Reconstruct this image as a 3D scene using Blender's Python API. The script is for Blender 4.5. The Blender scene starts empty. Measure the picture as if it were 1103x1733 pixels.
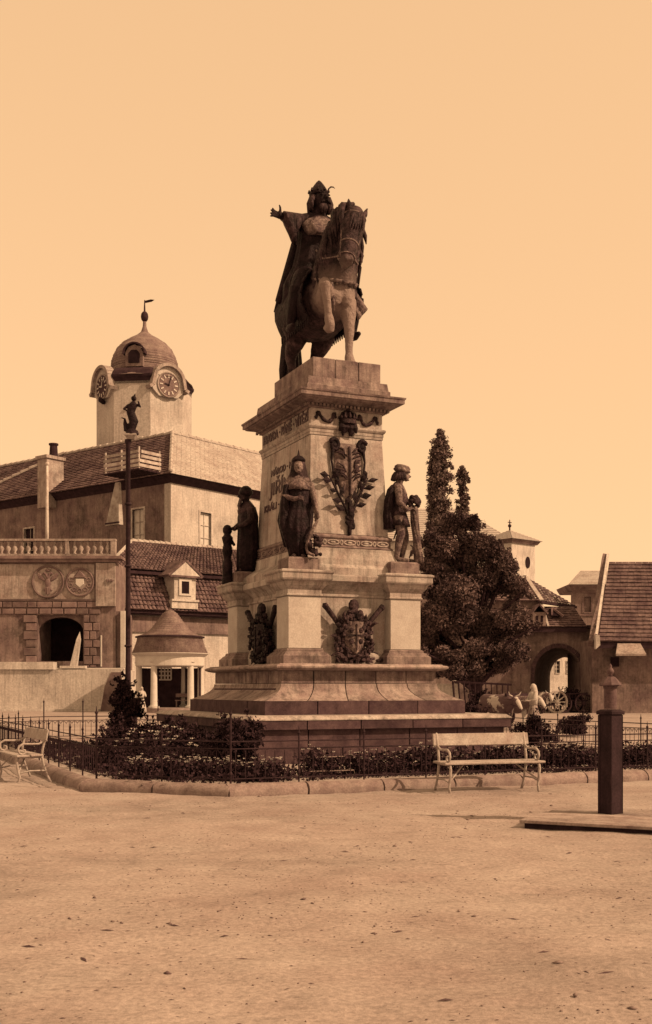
import bpy, bmesh, math, random
import numpy as np
from mathutils import Vector, Matrix, Euler

R = math.radians
random.seed(7)
RNG = np.random.default_rng(7)
SC = bpy.context.scene
COL = SC.collection

# ------------------------------------------------------------------ camera, sky, sun, exposure
F, XC, YH, H = 1945.0, 552.0, 1165.0, 1.6        # focal length, centre column, horizon row, eye height
cam_d = bpy.data.cameras.new('camera')
cam = bpy.data.objects.new('camera', cam_d)
COL.objects.link(cam)
cam.location = (0, 0, H)
cam.rotation_euler = (R(90), 0, 0)
cam_d.sensor_fit = 'VERTICAL'
cam_d.sensor_height = 36.0
cam_d.sensor_width = 36.0
cam_d.lens = 36.0 * F / 1733.0
cam_d.shift_y = (YH - 866.5) / 1733.0
cam_d.clip_start = 0.1
cam_d.clip_end = 5000
SC.camera = cam

SUN_EL, SUN_AZ = R(38), math.atan2(0.94, -0.33)   # azimuth measured from +Y towards +X
world = bpy.data.worlds.new('World')
SC.world = world
world.use_nodes = True
nt = world.node_tree
nt.nodes.clear()
sky = nt.nodes.new('ShaderNodeTexSky')
sky.sky_type = 'NISHITA'
sky.sun_disc = False
sky.sun_elevation = SUN_EL
sky.sun_rotation = SUN_AZ
sky.air_density = 1.0
sky.dust_density = 1.0
sky.ozone_density = 1.0
bw = nt.nodes.new('ShaderNodeRGBToBW')
tint = nt.nodes.new('ShaderNodeMix')
tint.data_type = 'RGBA'
tint.blend_type = 'MULTIPLY'
tint.inputs[0].default_value = 1.0
tint.inputs[7].default_value = (1.0, 0.605, 0.31, 1)
bg = nt.nodes.new('ShaderNodeBackground')
bg.inputs['Strength'].default_value = 0.15
wo = nt.nodes.new('ShaderNodeOutputWorld')
nt.links.new(sky.outputs[0], bw.inputs[0])
pw = nt.nodes.new('ShaderNodeMath'); pw.operation = 'POWER'; pw.inputs[1].default_value = 0.2   # hazy summer air evens the sky out
gn = nt.nodes.new('ShaderNodeMath'); gn.operation = 'MULTIPLY'; gn.inputs[1].default_value = 5.1
nt.links.new(bw.outputs[0], pw.inputs[0]); nt.links.new(pw.outputs[0], gn.inputs[0])
nt.links.new(gn.outputs[0], tint.inputs[6])
nt.links.new(tint.outputs[2], bg.inputs['Color'])
nt.links.new(bg.outputs[0], wo.inputs[0])

sun_d = bpy.data.lights.new('sun', 'SUN')
sun_d.energy = 5.0
sun_d.angle = R(0.6)
sun_d.color = (1.0, 0.64, 0.36)
sun = bpy.data.objects.new('sun', sun_d)
COL.objects.link(sun)
sd = Vector((math.sin(SUN_AZ) * math.cos(SUN_EL), math.cos(SUN_AZ) * math.cos(SUN_EL), math.sin(SUN_EL)))
sun.rotation_euler = sd.to_track_quat('Z', 'Y').to_euler()
sun.location = (30, -10, 40)

SC.view_settings.view_transform = 'Standard'
SC.view_settings.look = 'None'
SC.view_settings.exposure = 0.1
SC.view_settings.gamma = 1.0
SC.view_settings.use_curve_mapping = False

# ------------------------------------------------------------------ helpers: placement
def at(px, py, Y):
    """the point of the place seen at a photograph pixel, Y metres away"""
    return Vector(((px - XC) / F * Y, Y, H + (YH - py) / F * Y))

def zat(py, Y):
    return H + (YH - py) / F * Y

def xat(px, Y):
    return (px - XC) / F * Y

# ------------------------------------------------------------------ helpers: materials
def sep(L):
    pts = [(0.02, (1.30, 0.74, 1.05)), (0.08, (1.2, 0.80, 0.90)), (0.2, (1.12, 0.88, 0.86)), (0.4, (1.03, 0.97, 0.95)), (0.9, (1.0, 1.0, 1.0))]
    c = pts[0][1] if L <= pts[0][0] else pts[-1][1]
    for (l0, c0), (l1, c1) in zip(pts, pts[1:]):
        if l0 < L <= l1:
            k = (L - l0) / (l1 - l0); c = tuple(c0[i] * (1 - k) + c1[i] * k for i in range(3))
    return tuple(min(0.9, L * c[i]) for i in range(3)) + (1,)

MATS = {}
def mat(name, L, var=0.3, scale=3.0, bump=0.25, rough=0.85, streak=0.0, rand=0.0, metal=0.0, fine=35.0, L2=None, blotch=0.0, dist=0.02, fvar=0.25):
    if name in MATS:
        return MATS[name]
    m = bpy.data.materials.new(name)
    m.use_nodes = True
    n, l = m.node_tree.nodes, m.node_tree.links
    bs = n['Principled BSDF']
    bs.inputs['Roughness'].default_value = rough
    bs.inputs['Metallic'].default_value = metal
    tc = n.new('ShaderNodeTexCoord')
    oi = n.new('ShaderNodeObjectInfo')
    # shift the texture from object to object so copies do not repeat
    addv = n.new('ShaderNodeVectorMath'); addv.operation = 'ADD'
    mulr = n.new('ShaderNodeMath'); mulr.operation = 'MULTIPLY'; mulr.inputs[1].default_value = 17.0
    l.new(oi.outputs['Random'], mulr.inputs[0])
    l.new(tc.outputs['Object'], addv.inputs[0]); l.new(mulr.outputs[0], addv.inputs[1])
    co = addv.outputs[0]
    n1 = n.new('ShaderNodeTexNoise'); n1.inputs['Scale'].default_value = scale; n1.inputs['Detail'].default_value = 5; n1.inputs['Roughness'].default_value = 0.65
    n2 = n.new('ShaderNodeTexNoise'); n2.inputs['Scale'].default_value = fine; n2.inputs['Detail'].default_value = 4; n2.inputs['Roughness'].default_value = 0.7
    l.new(co, n1.inputs['Vector']); l.new(co, n2.inputs['Vector'])
    rp = n.new('ShaderNodeValToRGB')
    e = rp.color_ramp.elements
    lo = L * (1 - var)
    hi = L * (1 + var) if L2 is None else L2
    e[0].position, e[1].position = 0.32, 0.68
    e[0].color, e[1].color = sep(lo), sep(hi)
    l.new(n1.outputs['Fac'], rp.inputs[0])
    cur = rp.outputs[0]
    def mulc(fac_out, lo_, hi_, f0=0.3, f1=0.7):
        nonlocal cur
        mr = n.new('ShaderNodeMapRange')
        mr.inputs[1].default_value, mr.inputs[2].default_value = f0, f1
        mr.inputs[3].default_value, mr.inputs[4].default_value = lo_, hi_
        l.new(fac_out, mr.inputs[0])
        mx = n.new('ShaderNodeMix'); mx.data_type = 'RGBA'; mx.blend_type = 'MULTIPLY'; mx.inputs[0].default_value = 1
        l.new(cur, mx.inputs[6]); l.new(mr.outputs[0], mx.inputs[7])
        cur = mx.outputs[2]
    if fvar:
        mulc(n2.outputs['Fac'], 1 - fvar, 1 + fvar * 0.8)
    if streak:
        mp = n.new('ShaderNodeMapping'); mp.inputs['Scale'].default_value = (5, 5, 0.35)
        n3 = n.new('ShaderNodeTexNoise'); n3.inputs['Scale'].default_value = 1.3; n3.inputs['Detail'].default_value = 6; n3.inputs['Roughness'].default_value = 0.7
        l.new(co, mp.inputs[0]); l.new(mp.outputs[0], n3.inputs['Vector'])
        mulc(n3.outputs['Fac'], 1.08, 1 - streak, 0.46, 0.68)
    if blotch:
        n4 = n.new('ShaderNodeTexNoise'); n4.inputs['Scale'].default_value = scale * 0.45; n4.inputs['Detail'].default_value = 7; n4.inputs['Roughness'].default_value = 0.75
        l.new(co, n4.inputs['Vector'])
        mulc(n4.outputs['Fac'], 1.06, 1 - blotch, 0.5, 0.66)
    if rand:
        mulc(oi.outputs['Random'], 1 - rand, 1 + rand, 0, 1)
    l.new(cur, bs.inputs['Base Color'])
    if bump:
        bp = n.new('ShaderNodeBump'); bp.inputs['Strength'].default_value = bump; bp.inputs['Distance'].default_value = dist
        ad = n.new('ShaderNodeMath'); ad.operation = 'ADD'
        l.new(n1.outputs['Fac'], ad.inputs[0]); l.new(n2.outputs['Fac'], ad.inputs[1])
        l.new(ad.outputs[0], bp.inputs['Height']); l.new(bp.outputs[0], bs.inputs['Normal'])
    bs.inputs['Specular IOR Level'].default_value = 0.1 if L < 0.15 else 0.2
    MATS[name] = m
    return m

def leafmat(name, L, var=0.45, scale=1.2):
    m = mat(name, L, var=var, scale=scale, bump=0.0, rough=0.8, fvar=0.8, fine=16)
    m.node_tree.nodes['Principled BSDF'].inputs['Specular IOR Level'].default_value = 0.04
    return m

# ------------------------------------------------------------------ helpers: meshes
class MB:
    def __init__(self, T=None):
        self.v, self.f, self.T = [], [], T
    def add(self, verts, faces):
        o = len(self.v)
        for p in verts:
            p = Vector(p)
            self.v.append(tuple(self.T @ p if self.T else p))
        self.f += [tuple(i + o for i in f) for f in faces]
        return self
    def box(self, c, s, rz=0.0, M=None):
        x, y, z = s[0] / 2, s[1] / 2, s[2] / 2
        vs = [Vector(p) for p in ((-x, -y, -z), (x, -y, -z), (x, y, -z), (-x, y, -z), (-x, -y, z), (x, -y, z), (x, y, z), (-x, y, z))]
        if M is not None:
            vs = [M @ p for p in vs]
        elif rz:
            m = Matrix.Rotation(rz, 3, 'Z'); vs = [m @ p for p in vs]
        c = Vector(c)
        return self.add([p + c for p in vs], [(0, 3, 2, 1), (4, 5, 6, 7), (0, 1, 5, 4), (1, 2, 6, 5), (2, 3, 7, 6), (3, 0, 4, 7)])
    def box2(self, a, b):
        return self.box([(a[i] + b[i]) / 2 for i in range(3)], [abs(b[i] - a[i]) for i in range(3)])
    def bar(self, p, q, w, d=None, up=(0, 0, 1)):
        p, q = Vector(p), Vector(q); d = d or w
        z = (q - p); L = z.length; z.normalize()
        u = Vector(up)
        if abs(z.dot(u)) > 0.98: u = Vector((0, 1, 0))
        x = u.cross(z).normalized(); y = z.cross(x)
        M = Matrix((x, y, z)).transposed()
        return self.box((p + q) / 2, (w, d, L), M=M)
    def stack(self, lv, cap=True):
        """rectangular cross sections (x0,x1,y0,y1,z) or (a,b,z) from the bottom up"""
        vs, fs = [], []
        for t in lv:
            if len(t) == 3: t = (-t[0], t[0], -t[1], t[1], t[2])
            x0, x1, y0, y1, z = t
            vs += [(x0, y0, z), (x1, y0, z), (x1, y1, z), (x0, y1, z)]
        for i in range(len(lv) - 1):
            for k in range(4):
                a, b = i * 4 + k, i * 4 + (k + 1) % 4
                fs.append((a, b, b + 4, a + 4))
        if cap:
            fs.append((3, 2, 1, 0)); e = (len(lv) - 1) * 4; fs.append((e, e + 1, e + 2, e + 3))
        return self.add(vs, fs)
    def prism(self, poly, y0, y1):
        """polygon in x,z extruded along y"""
        n = len(poly)
        vs = [(p[0], y0, p[1]) for p in poly] + [(p[0], y1, p[1]) for p in poly]
        fs = [tuple(range(n)), tuple(range(2 * n - 1, n - 1, -1))]
        fs += [((k + 1) % n, k, k + n, (k + 1) % n + n) for k in range(n)]
        return self.add(vs, fs)
    def prismz(self, poly, z0, z1):
        n = len(poly)
        vs = [(p[0], p[1], z0) for p in poly] + [(p[0], p[1], z1) for p in poly]
        fs = [tuple(range(n - 1, -1, -1)), tuple(range(n, 2 * n))]
        fs += [(k, (k + 1) % n, (k + 1) % n + n, k + n) for k in range(n)]
        return self.add(vs, fs)
    def lathe(self, prof, n=24, c=(0, 0, 0), sx=1.0, sy=1.0, a0=0.0):
        vs, fs = [], []
        for r, z in prof:
            for k in range(n):
                a = a0 + 2 * math.pi * k / n
                vs.append((c[0] + r * sx * math.cos(a), c[1] + r * sy * math.sin(a), c[2] + z))
        for i in range(len(prof) - 1):
            for k in range(n):
                k2 = (k + 1) % n
                fs.append((i * n + k, i * n + k2, (i + 1) * n + k2, (i + 1) * n + k))
        fs.append(tuple(range(n - 1, -1, -1))); e = (len(prof) - 1) * n; fs.append(tuple(range(e, e + n)))
        return self.add(vs, fs)
    def tube(self, pts, rad, n=8, cap=True, flat=1.0):
        pts = [Vector(p) for p in pts]
        if not isinstance(rad, (list, tuple)): rad = [rad] * len(pts)
        vs, fs = [], []
        ref = None
        for i, p in enumerate(pts):
            t = (pts[min(i + 1, len(pts) - 1)] - pts[max(i - 1, 0)])
            t.normalize()
            if ref is None:
                ref = Vector((0, 0, 1)) if abs(t.z) < 0.9 else Vector((1, 0, 0))
            x = (ref - t * ref.dot(t))
            if x.length < 1e-5: x = t.orthogonal()
            x.normalize(); y = t.cross(x); ref = x
            for k in range(n):
                a = 2 * math.pi * k / n
                vs.append(p + (x * math.cos(a) + y * math.sin(a) * flat) * rad[i])
        for i in range(len(pts) - 1):
            for k in range(n):
                k2 = (k + 1) % n
                fs.append((i * n + k, i * n + k2, (i + 1) * n + k2, (i + 1) * n + k))
        if cap:
            m = len(vs)
            t0 = (pts[0] - pts[1]).normalized(); t1 = (pts[-1] - pts[-2]).normalized()
            vs += [pts[0] + t0 * rad[0] * 0.7, pts[-1] + t1 * rad[-1] * 0.7]
            e = (len(pts) - 1) * n
            for k in range(n):
                k2 = (k + 1) % n
                fs.append((m, k2, k)); fs.append((m + 1, e + k, e + k2))
        return self.add(vs, fs)
    def ball(self, c, r, n=12, M=None):
        if not isinstance(r, (list, tuple)): r = (r, r, r)
        h = n // 2
        vs, fs = [], []
        for i in range(1, h):
            t = math.pi * i / h
            for k in range(n):
                a = 2 * math.pi * k / n
                vs.append(Vector((r[0] * math.sin(t) * math.cos(a), r[1] * math.sin(t) * math.sin(a), r[2] * math.cos(t))))
        vs += [Vector((0, 0, r[2])), Vector((0, 0, -r[2]))]
        if M is not None: vs = [M @ p for p in vs]
        vs = [p + Vector(c) for p in vs]
        for i in range(h - 2):
            for k in range(n):
                k2 = (k + 1) % n
                fs.append((i * n + k, (i + 1) * n + k, (i + 1) * n + k2, i * n + k2))
        m = (h - 1) * n
        for k in range(n):
            k2 = (k + 1) % n
            fs.append((m, k, k2)); fs.append((m + 1, (h - 2) * n + k2, (h - 2) * n + k))
        return self.add(vs, fs)
    def loft(self, secs, n=48, folds=0, seed=0):
        """secs: (cx,cy,cz,rx,ry,fold) elliptical sections, bottom or top first"""
        rg = random.Random(seed)
        ph = [rg.uniform(0, 6.28) for _ in range(4)]
        vs, fs = [], []
        for (cx, cy, cz, rx, ry, fo) in secs:
            for k in range(n):
                a = 2 * math.pi * k / n
                w = 1 + fo * (0.6 * math.sin(folds * a + ph[0]) + 0.3 * math.sin((folds * 1.7) // 1 * a + ph[1]) + 0.25 * math.sin(3 * a + ph[2]))
                vs.append((cx + rx * w * math.cos(a), cy + ry * w * math.sin(a), cz))
        m = len(secs)
        up = secs[-1][2] > secs[0][2]
        for i in range(m - 1):
            for k in range(n):
                k2 = (k + 1) % n
                q = (i * n + k, i * n + k2, (i + 1) * n + k2, (i + 1) * n + k)
                fs.append(q if up else q[::-1])
        b, t = tuple(range(n - 1, -1, -1)), tuple(range((m - 1) * n, m * n))
        fs += [b, t] if up else [b[::-1], t[::-1]]
        return self.add(vs, fs)
    def mesh(self, name):
        me = bpy.data.meshes.new(name)
        me.from_pydata(self.v, [], self.f)
        me.update()
        return me
    def build(self, name, m, parent=None, smooth=False, bevel=0.0, seg=1, angle=None):
        me = self.mesh(name)
        o = bpy.data.objects.new(name, me)
        COL.objects.link(o)
        if parent: o.parent = parent
        if m: me.materials.append(m)
        if smooth:
            me.polygons.foreach_set('use_smooth', [True] * len(me.polygons))
            if angle is not None:
                me.set_sharp_from_angle(angle=R(angle))
        if bevel:
            md = o.modifiers.new('bevel', 'BEVEL'); md.width = bevel; md.segments = seg; md.limit_method = 'ANGLE'; md.angle_limit = R(35)
        return o

def remesh(name, mb, voxel, m, parent=None, smooth=3, wob=0.0, wscale=0.3):
    """one continuous surface grown round all the pieces in mb"""
    me = mb.mesh(name + '_tmp')
    o = bpy.data.objects.new(name + '_tmp', me)
    COL.objects.link(o)
    md = o.modifiers.new('r', 'REMESH'); md.mode = 'VOXEL'; md.voxel_size = voxel; md.use_smooth_shade = True
    if smooth:
        ms = o.modifiers.new('s', 'SMOOTH'); ms.iterations = smooth; ms.factor = 0.5
    if wob:
        tx = bpy.data.textures.new(name, 'CLOUDS'); tx.noise_scale = wscale
        dm = o.modifiers.new('d', 'DISPLACE'); dm.texture = tx; dm.strength = wob; dm.mid_level = 0.5
    dg = bpy.context.evaluated_depsgraph_get()
    new = bpy.data.meshes.new_from_object(o.evaluated_get(dg))
    bpy.data.objects.remove(o); bpy.data.meshes.remove(me)
    new.name = name
    new.materials.clear(); new.materials.append(m)
    new.polygons.foreach_set('use_smooth', [True] * len(new.polygons))
    ob = bpy.data.objects.new(name, new)
    COL.objects.link(ob)
    if parent: ob.parent = parent
    return ob

def npmesh(name, verts, faces, m, parent=None, smooth=False):
    """fast mesh from numpy arrays; faces is (n,3) or (n,4)"""
    me = bpy.data.meshes.new(name)
    nv, nf, k = len(verts), len(faces), faces.shape[1]
    me.vertices.add(nv); me.vertices.foreach_set('co', np.asarray(verts, dtype=np.float32).ravel())
    me.loops.add(nf * k); me.loops.foreach_set('vertex_index', np.asarray(faces, dtype=np.int32).ravel())
    me.polygons.add(nf); me.polygons.foreach_set('loop_start', np.arange(0, nf * k, k, dtype=np.int32))
    me.update(calc_edges=True); me.validate()
    if smooth: me.polygons.foreach_set('use_smooth', [True] * len(me.polygons))
    me.materials.append(m)
    o = bpy.data.objects.new(name, me)
    COL.objects.link(o)
    if parent: o.parent = parent
    return o

def leaves(pts, size, rng=RNG, aspect=0.55, up=0.0, jit=0.4):
    """little folded leaf diamonds at pts"""
    n = len(pts)
    d = rng.normal(size=(n, 3)); d[:, 2] += up; d /= np.linalg.norm(d, axis=1)[:, None]
    e = rng.normal(size=(n, 3)); e -= d * (e * d).sum(1)[:, None]; e /= np.linalg.norm(e, axis=1)[:, None]
    s = size * (1 + jit * rng.uniform(-1, 1, n))[:, None]
    nn = np.cross(d, e)
    v = np.empty((n, 4, 3))
    v[:, 0] = pts - d * s * 0.5
    v[:, 1] = pts + e * s * aspect * 0.5 + nn * s * 0.08
    v[:, 2] = pts + d * s * 0.5
    v[:, 3] = pts - e * s * aspect * 0.5 + nn * s * 0.08
    f = np.arange(n * 4).reshape(n, 4)
    return v.reshape(-1, 3), f

def clumpy(centres, radii, n, rng=RNG, shell=0.55):
    """points spread through many overlapping clumps, denser towards each clump's outside"""
    centres = np.asarray(centres, float); radii = np.asarray(radii, float)
    w = radii ** 2.3; w /= w.sum()
    k = rng.choice(len(centres), n, p=w)
    d = rng.normal(size=(n, 3)); d /= np.linalg.norm(d, axis=1)[:, None]
    r = (shell + (1 - shell) * rng.uniform(0, 1, n)) * (1 + 0.12 * rng.normal(size=n))
    return centres[k] + d * (r * radii[k])[:, None] * np.array([1, 1, 0.85])

def empty(name, label=None, cat=None, loc=(0, 0, 0), rz=0.0, group=None, kind=None):
    o = bpy.data.objects.new(name, None)
    COL.objects.link(o)
    o.location = loc; o.rotation_euler = (0, 0, rz); o.empty_display_size = 0.2
    return tag(o, label, cat, group, kind)

def tag(o, label=None, cat=None, group=None, kind=None):
    if label: o['label'] = label
    if cat: o['category'] = cat
    if group: o['group'] = group
    if kind: o['kind'] = kind
    return o

def inst(src, parent=None, loc=None, rot=None, scale=None):
    o = src.copy(); COL.objects.link(o)
    if parent is not None: o.parent = parent
    if loc is not None: o.location = loc
    if rot is not None: o.rotation_euler = rot
    if scale is not None: o.scale = scale
    return o

def copy_tree(root, loc, rz, label=None, scale=None):
    r = root.copy(); COL.objects.link(r); r.location = loc; r.rotation_euler = (0, 0, rz)
    if scale is not None: r.scale = scale
    if label: r['label'] = label
    for ch in list(root.children):
        c = ch.copy(); COL.objects.link(c); c.parent = r
        for g in list(ch.children):
            d = g.copy(); COL.objects.link(d); d.parent = c
    return r

def text_mesh(name, s, size, depth, m, parent, loc, rot, sx=1.0, bold=0.0):
    cu = bpy.data.curves.new(name, 'FONT')
    cu.body = s; cu.size = size; cu.extrude = depth; cu.align_x = 'CENTER'; cu.align_y = 'CENTER'; cu.offset = bold
    cu.resolution_u = 3
    t = bpy.data.objects.new(name + '_tmp', cu); COL.objects.link(t)
    dg = bpy.context.evaluated_depsgraph_get()
    me = bpy.data.meshes.new_from_object(t.evaluated_get(dg)); me.name = name
    bpy.data.objects.remove(t)
    me.materials.clear(); me.materials.append(m)
    o = bpy.data.objects.new(name, me); COL.objects.link(o)
    o.parent = parent; o.location = loc; o.rotation_euler = rot; o.scale = (sx, 1, 1)
    return o

# ------------------------------------------------------------------ materials
M_ground = mat('sandy_ground', 0.275, var=0.16, scale=0.8, bump=0.45, fine=26, rough=0.95, dist=0.02, blotch=0.2, fvar=0.3)
# long scuffs and damp patches drawn across the square
def scuffs(m):
    n, l = m.node_tree.nodes, m.node_tree.links
    bs = n['Principled BSDF']; src = bs.inputs['Base Color'].links[0].from_socket
    tc = n.new('ShaderNodeTexCoord')
    for sc_, nz, f0, f1, lo in (((1.0, 3.2, 1), 2.6, .56, .72, .72), ((.35, .8, 1), .55, .48, .70, .80), ((2.0, 6.5, 1), 5.0, .62, .70, .5)):
        mp = n.new('ShaderNodeMapping'); mp.inputs['Scale'].default_value = sc_
        nx = n.new('ShaderNodeTexNoise'); nx.inputs['Scale'].default_value = nz; nx.inputs['Detail'].default_value = 8; nx.inputs['Roughness'].default_value = .72
        l.new(tc.outputs['Object'], mp.inputs[0]); l.new(mp.outputs[0], nx.inputs['Vector'])
        mr = n.new('ShaderNodeMapRange'); mr.inputs[1].default_value, mr.inputs[2].default_value = f0, f1; mr.inputs[3].default_value, mr.inputs[4].default_value = 1, lo
        l.new(nx.outputs['Fac'], mr.inputs[0])
        mx = n.new('ShaderNodeMix'); mx.data_type = 'RGBA'; mx.blend_type = 'MULTIPLY'; mx.inputs[0].default_value = 1
        l.new(src, mx.inputs[6]); l.new(mr.outputs[0], mx.inputs[7]); src = mx.outputs[2]
    l.new(src, bs.inputs['Base Color'])
scuffs(M_ground)
M_soil = mat('bed_soil', 0.14, var=0.3, scale=4, bump=0.6, rough=0.95)
M_path = mat('bed_gravel', 0.30, var=0.2, scale=5, bump=0.6, rough=0.95)
M_kerb = mat('kerb_stone', 0.20, var=0.25, scale=5, bump=0.5, rough=0.9, rand=0.12, blotch=0.25)
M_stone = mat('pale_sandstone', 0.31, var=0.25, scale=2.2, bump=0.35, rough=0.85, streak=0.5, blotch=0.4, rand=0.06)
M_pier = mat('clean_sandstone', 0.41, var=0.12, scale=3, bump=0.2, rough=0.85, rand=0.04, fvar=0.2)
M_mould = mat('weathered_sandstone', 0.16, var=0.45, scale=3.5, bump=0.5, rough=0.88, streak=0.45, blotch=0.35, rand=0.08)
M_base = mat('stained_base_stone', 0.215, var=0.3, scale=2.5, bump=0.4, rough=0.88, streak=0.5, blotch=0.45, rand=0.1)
M_relief = mat('pale_relief_bronze', 0.15, var=0.5, scale=4, bump=0.6, rough=0.7, fine=16, fvar=0.5, streak=.5)
M_dark = mat('dark_granite', 0.055, var=0.35, scale=4, bump=0.35, rough=0.8, rand=0.12, blotch=0.3)
M_bronze = mat('dark_bronze', 0.014, var=0.6, scale=5, bump=0.9, rough=0.5, fine=13, fvar=0.5, dist=0.05, streak=.3)
M_bronze2 = mat('weathered_bronze', 0.036, var=0.8, scale=4, bump=0.9, rough=0.55, fine=14, fvar=0.6, dist=0.05, streak=.5)
M_bronze3 = mat('pale_verdigris_bronze', 0.13, var=0.6, scale=4, bump=0.8, rough=0.6, fine=16, fvar=0.6, dist=0.04, streak=.5)
M_iron = mat('black_iron', 0.025, var=0.4, scale=8, bump=0.2, rough=0.6)
M_paintiron = mat('pale_painted_iron', 0.32, var=0.2, scale=10, bump=0.2, rough=0.6)
M_benchwood = mat('weathered_pale_boards', 0.31, var=0.25, scale=4, bump=0.4, rough=0.8, blotch=0.3)
M_postwood = mat('dark_stained_wood', 0.022, var=0.3, scale=4, bump=0.35, rough=0.75, streak=0.3)
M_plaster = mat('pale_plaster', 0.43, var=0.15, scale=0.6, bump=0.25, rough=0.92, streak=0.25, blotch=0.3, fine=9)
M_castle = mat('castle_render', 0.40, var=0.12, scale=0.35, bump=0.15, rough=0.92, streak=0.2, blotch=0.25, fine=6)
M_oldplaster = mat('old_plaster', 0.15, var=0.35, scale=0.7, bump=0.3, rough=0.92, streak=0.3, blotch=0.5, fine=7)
M_oldstone = mat('old_carved_plaster', 0.27, var=0.25, scale=1.2, bump=0.3, rough=0.9, streak=0.35, blotch=0.4, fine=9)
M_paleroof = mat('pale_far_roof', 0.36, var=0.12, scale=0.5, bump=0.1, rough=0.95)
M_rustic = mat('grey_ashlar', 0.14, var=0.3, scale=1.5, bump=0.4, rough=0.9, rand=0.25, blotch=0.3)
M_white = mat('white_paint', 0.5, var=0.1, scale=1.5, bump=0.1, rough=0.8)
M_tile = mat('old_clay_tile_painted_shade', 0.10, var=0.5, scale=0.9, bump=0.4, rough=0.85, rand=0.15, fine=5, fvar=0.5, blotch=0.3)
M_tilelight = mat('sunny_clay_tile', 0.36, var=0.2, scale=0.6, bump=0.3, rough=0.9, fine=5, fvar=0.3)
M_shingle = mat('wood_shingle', 0.16, var=0.3, scale=1.5, bump=0.3, rough=0.9, fine=10, fvar=0.4)
M_glass = mat('dark_window', 0.02, var=0.3, scale=1, bump=0, rough=0.25)
M_shutter = mat('pale_shutter', 0.5, var=0.15, scale=2, bump=0.1, rough=0.8)
M_wood = mat('raw_timber', 0.36, var=0.35, scale=2, bump=0.3, rough=0.85, rand=0.2)
M_darkwood = mat('cornice_painted_shadow', 0.03, var=0.4, scale=2, bump=0.2, rough=0.9)
M_trunk = mat('bark', 0.03, var=0.4, scale=5, bump=0.7, rough=0.95)
M_leaf = leafmat('tree_leaves', 0.085, var=0.75, scale=0.8)
M_leaf2 = leafmat('poplar_leaves', 0.125, var=0.6)
M_shrub = leafmat('shrub_leaves', 0.026, var=0.6)
M_bedleaf = leafmat('bed_leaves', 0.028)
M_petal = mat('white_petals', 0.44, var=0.2, scale=10, bump=0, rough=0.8, rand=0.3)
M_skin = mat('skin', 0.30, var=0.1, scale=10, bump=0.05, rough=0.6)
M_cloth = mat('white_cloth', 0.40, var=0.1, scale=6, bump=0.2, rough=0.9)
M_skirt = mat('striped_skirt_cloth', 0.22, var=0.5, scale=6, bump=0.3, rough=0.9)
M_darkcloth = mat('dark_cloth', 0.05, var=0.3, scale=6, bump=0.2, rough=0.9)
M_letter = mat('letter_bronze', 0.06, var=0.3, scale=8, bump=0.1, rough=0.5)
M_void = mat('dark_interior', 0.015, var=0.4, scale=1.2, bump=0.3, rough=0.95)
# ------------------------------------------------------------------ the ground
def vnoise(x, y, seed):
    rg = np.random.default_rng(seed)
    g = rg.uniform(-1, 1, (64, 64))
    xi, yi = np.floor(x).astype(int), np.floor(y).astype(int)
    fx, fy = x - xi, y - yi
    fx = fx * fx * (3 - 2 * fx); fy = fy * fy * (3 - 2 * fy)
    a = g[xi % 64, yi % 64]; b = g[(xi + 1) % 64, yi % 64]; c = g[xi % 64, (yi + 1) % 64]; d = g[(xi + 1) % 64, (yi + 1) % 64]
    return (a * (1 - fx) + b * fx) * (1 - fy) + (c * (1 - fx) + d * fx) * fy

def ground_h(x, y):
    near = np.clip((26 - y) / 4, 0, 1) * np.clip((9 - np.abs(x)) / 2, 0, 1)
    h = 0.022 * vnoise(x * 0.55, y * 0.7, 1) + 0.012 * vnoise(x * 2.3, y * 2.6, 2) + 0.007 * vnoise(x * 6, y * 7, 3)
    s = np.maximum(vnoise(x * 1.6 + 9, y * 5.5, 4) - 0.45, 0)      # scuffs and shallow ruts
    return (h - 0.05 * s) * near

xs = np.concatenate([[-1500, -500, -150, -60, -30, -16], np.arange(-9, 9.01, 0.075), [16, 30, 60, 150, 500, 1500]])
ys = np.concatenate([[-300, -40, -5, 1, 3], np.arange(4.4, 20, 0.07), np.arange(20, 27, 0.3), [30, 40, 60, 100, 200, 500, 2500]])
gx, gy = np.meshgrid(xs, ys)
gz = ground_h(gx, gy)
nx, ny = len(xs), len(ys)
vv = np.stack([gx.ravel(), gy.ravel(), gz.ravel()], 1)
i0 = (np.arange(ny - 1)[:, None] * nx + np.arange(nx - 1)[None, :]).ravel()
ff = np.stack([i0, i0 + 1, i0 + nx + 1, i0 + nx], 1)
ground = npmesh('ground', vv, ff, M_ground, smooth=True)
tag(ground, kind='structure')

# loose stones and scraps on the sandy square
n = 4200
py_ = 4.6 + 15 * RNG.power(0.8, n) ** 1.0
px_ = RNG.uniform(-1, 1, n) * (py_ * 0.31 + 0.4)
keep = RNG.uniform(0, 1, n) < 0.25 + 0.75 * (vnoise(px_ * 0.8 + 20, py_ * 0.9, 5) > 0.0)
px_, py_ = px_[keep], py_[keep]
n = len(px_)
sz = RNG.uniform(0.003, 0.009, n) * (1 + 1.6 * (RNG.uniform(0, 1, n) > 0.96))
base = np.array([(1, 0, 0), (-1, 0, 0), (0, 1, 0), (0, -1, 0), (0, 0, 1), (0, 0, -1)], float)
oct_f = np.array([(0, 2, 4), (2, 1, 4), (1, 3, 4), (3, 0, 4), (2, 0, 5), (1, 2, 5), (3, 1, 5), (0, 3, 5)])
ang = RNG.uniform(0, 6.28, n)
sc = np.stack([sz * RNG.uniform(.8, 2.0, n), sz * RNG.uniform(.6, 1.1, n), sz * RNG.uniform(.4, .8, n)], 1)
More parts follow.
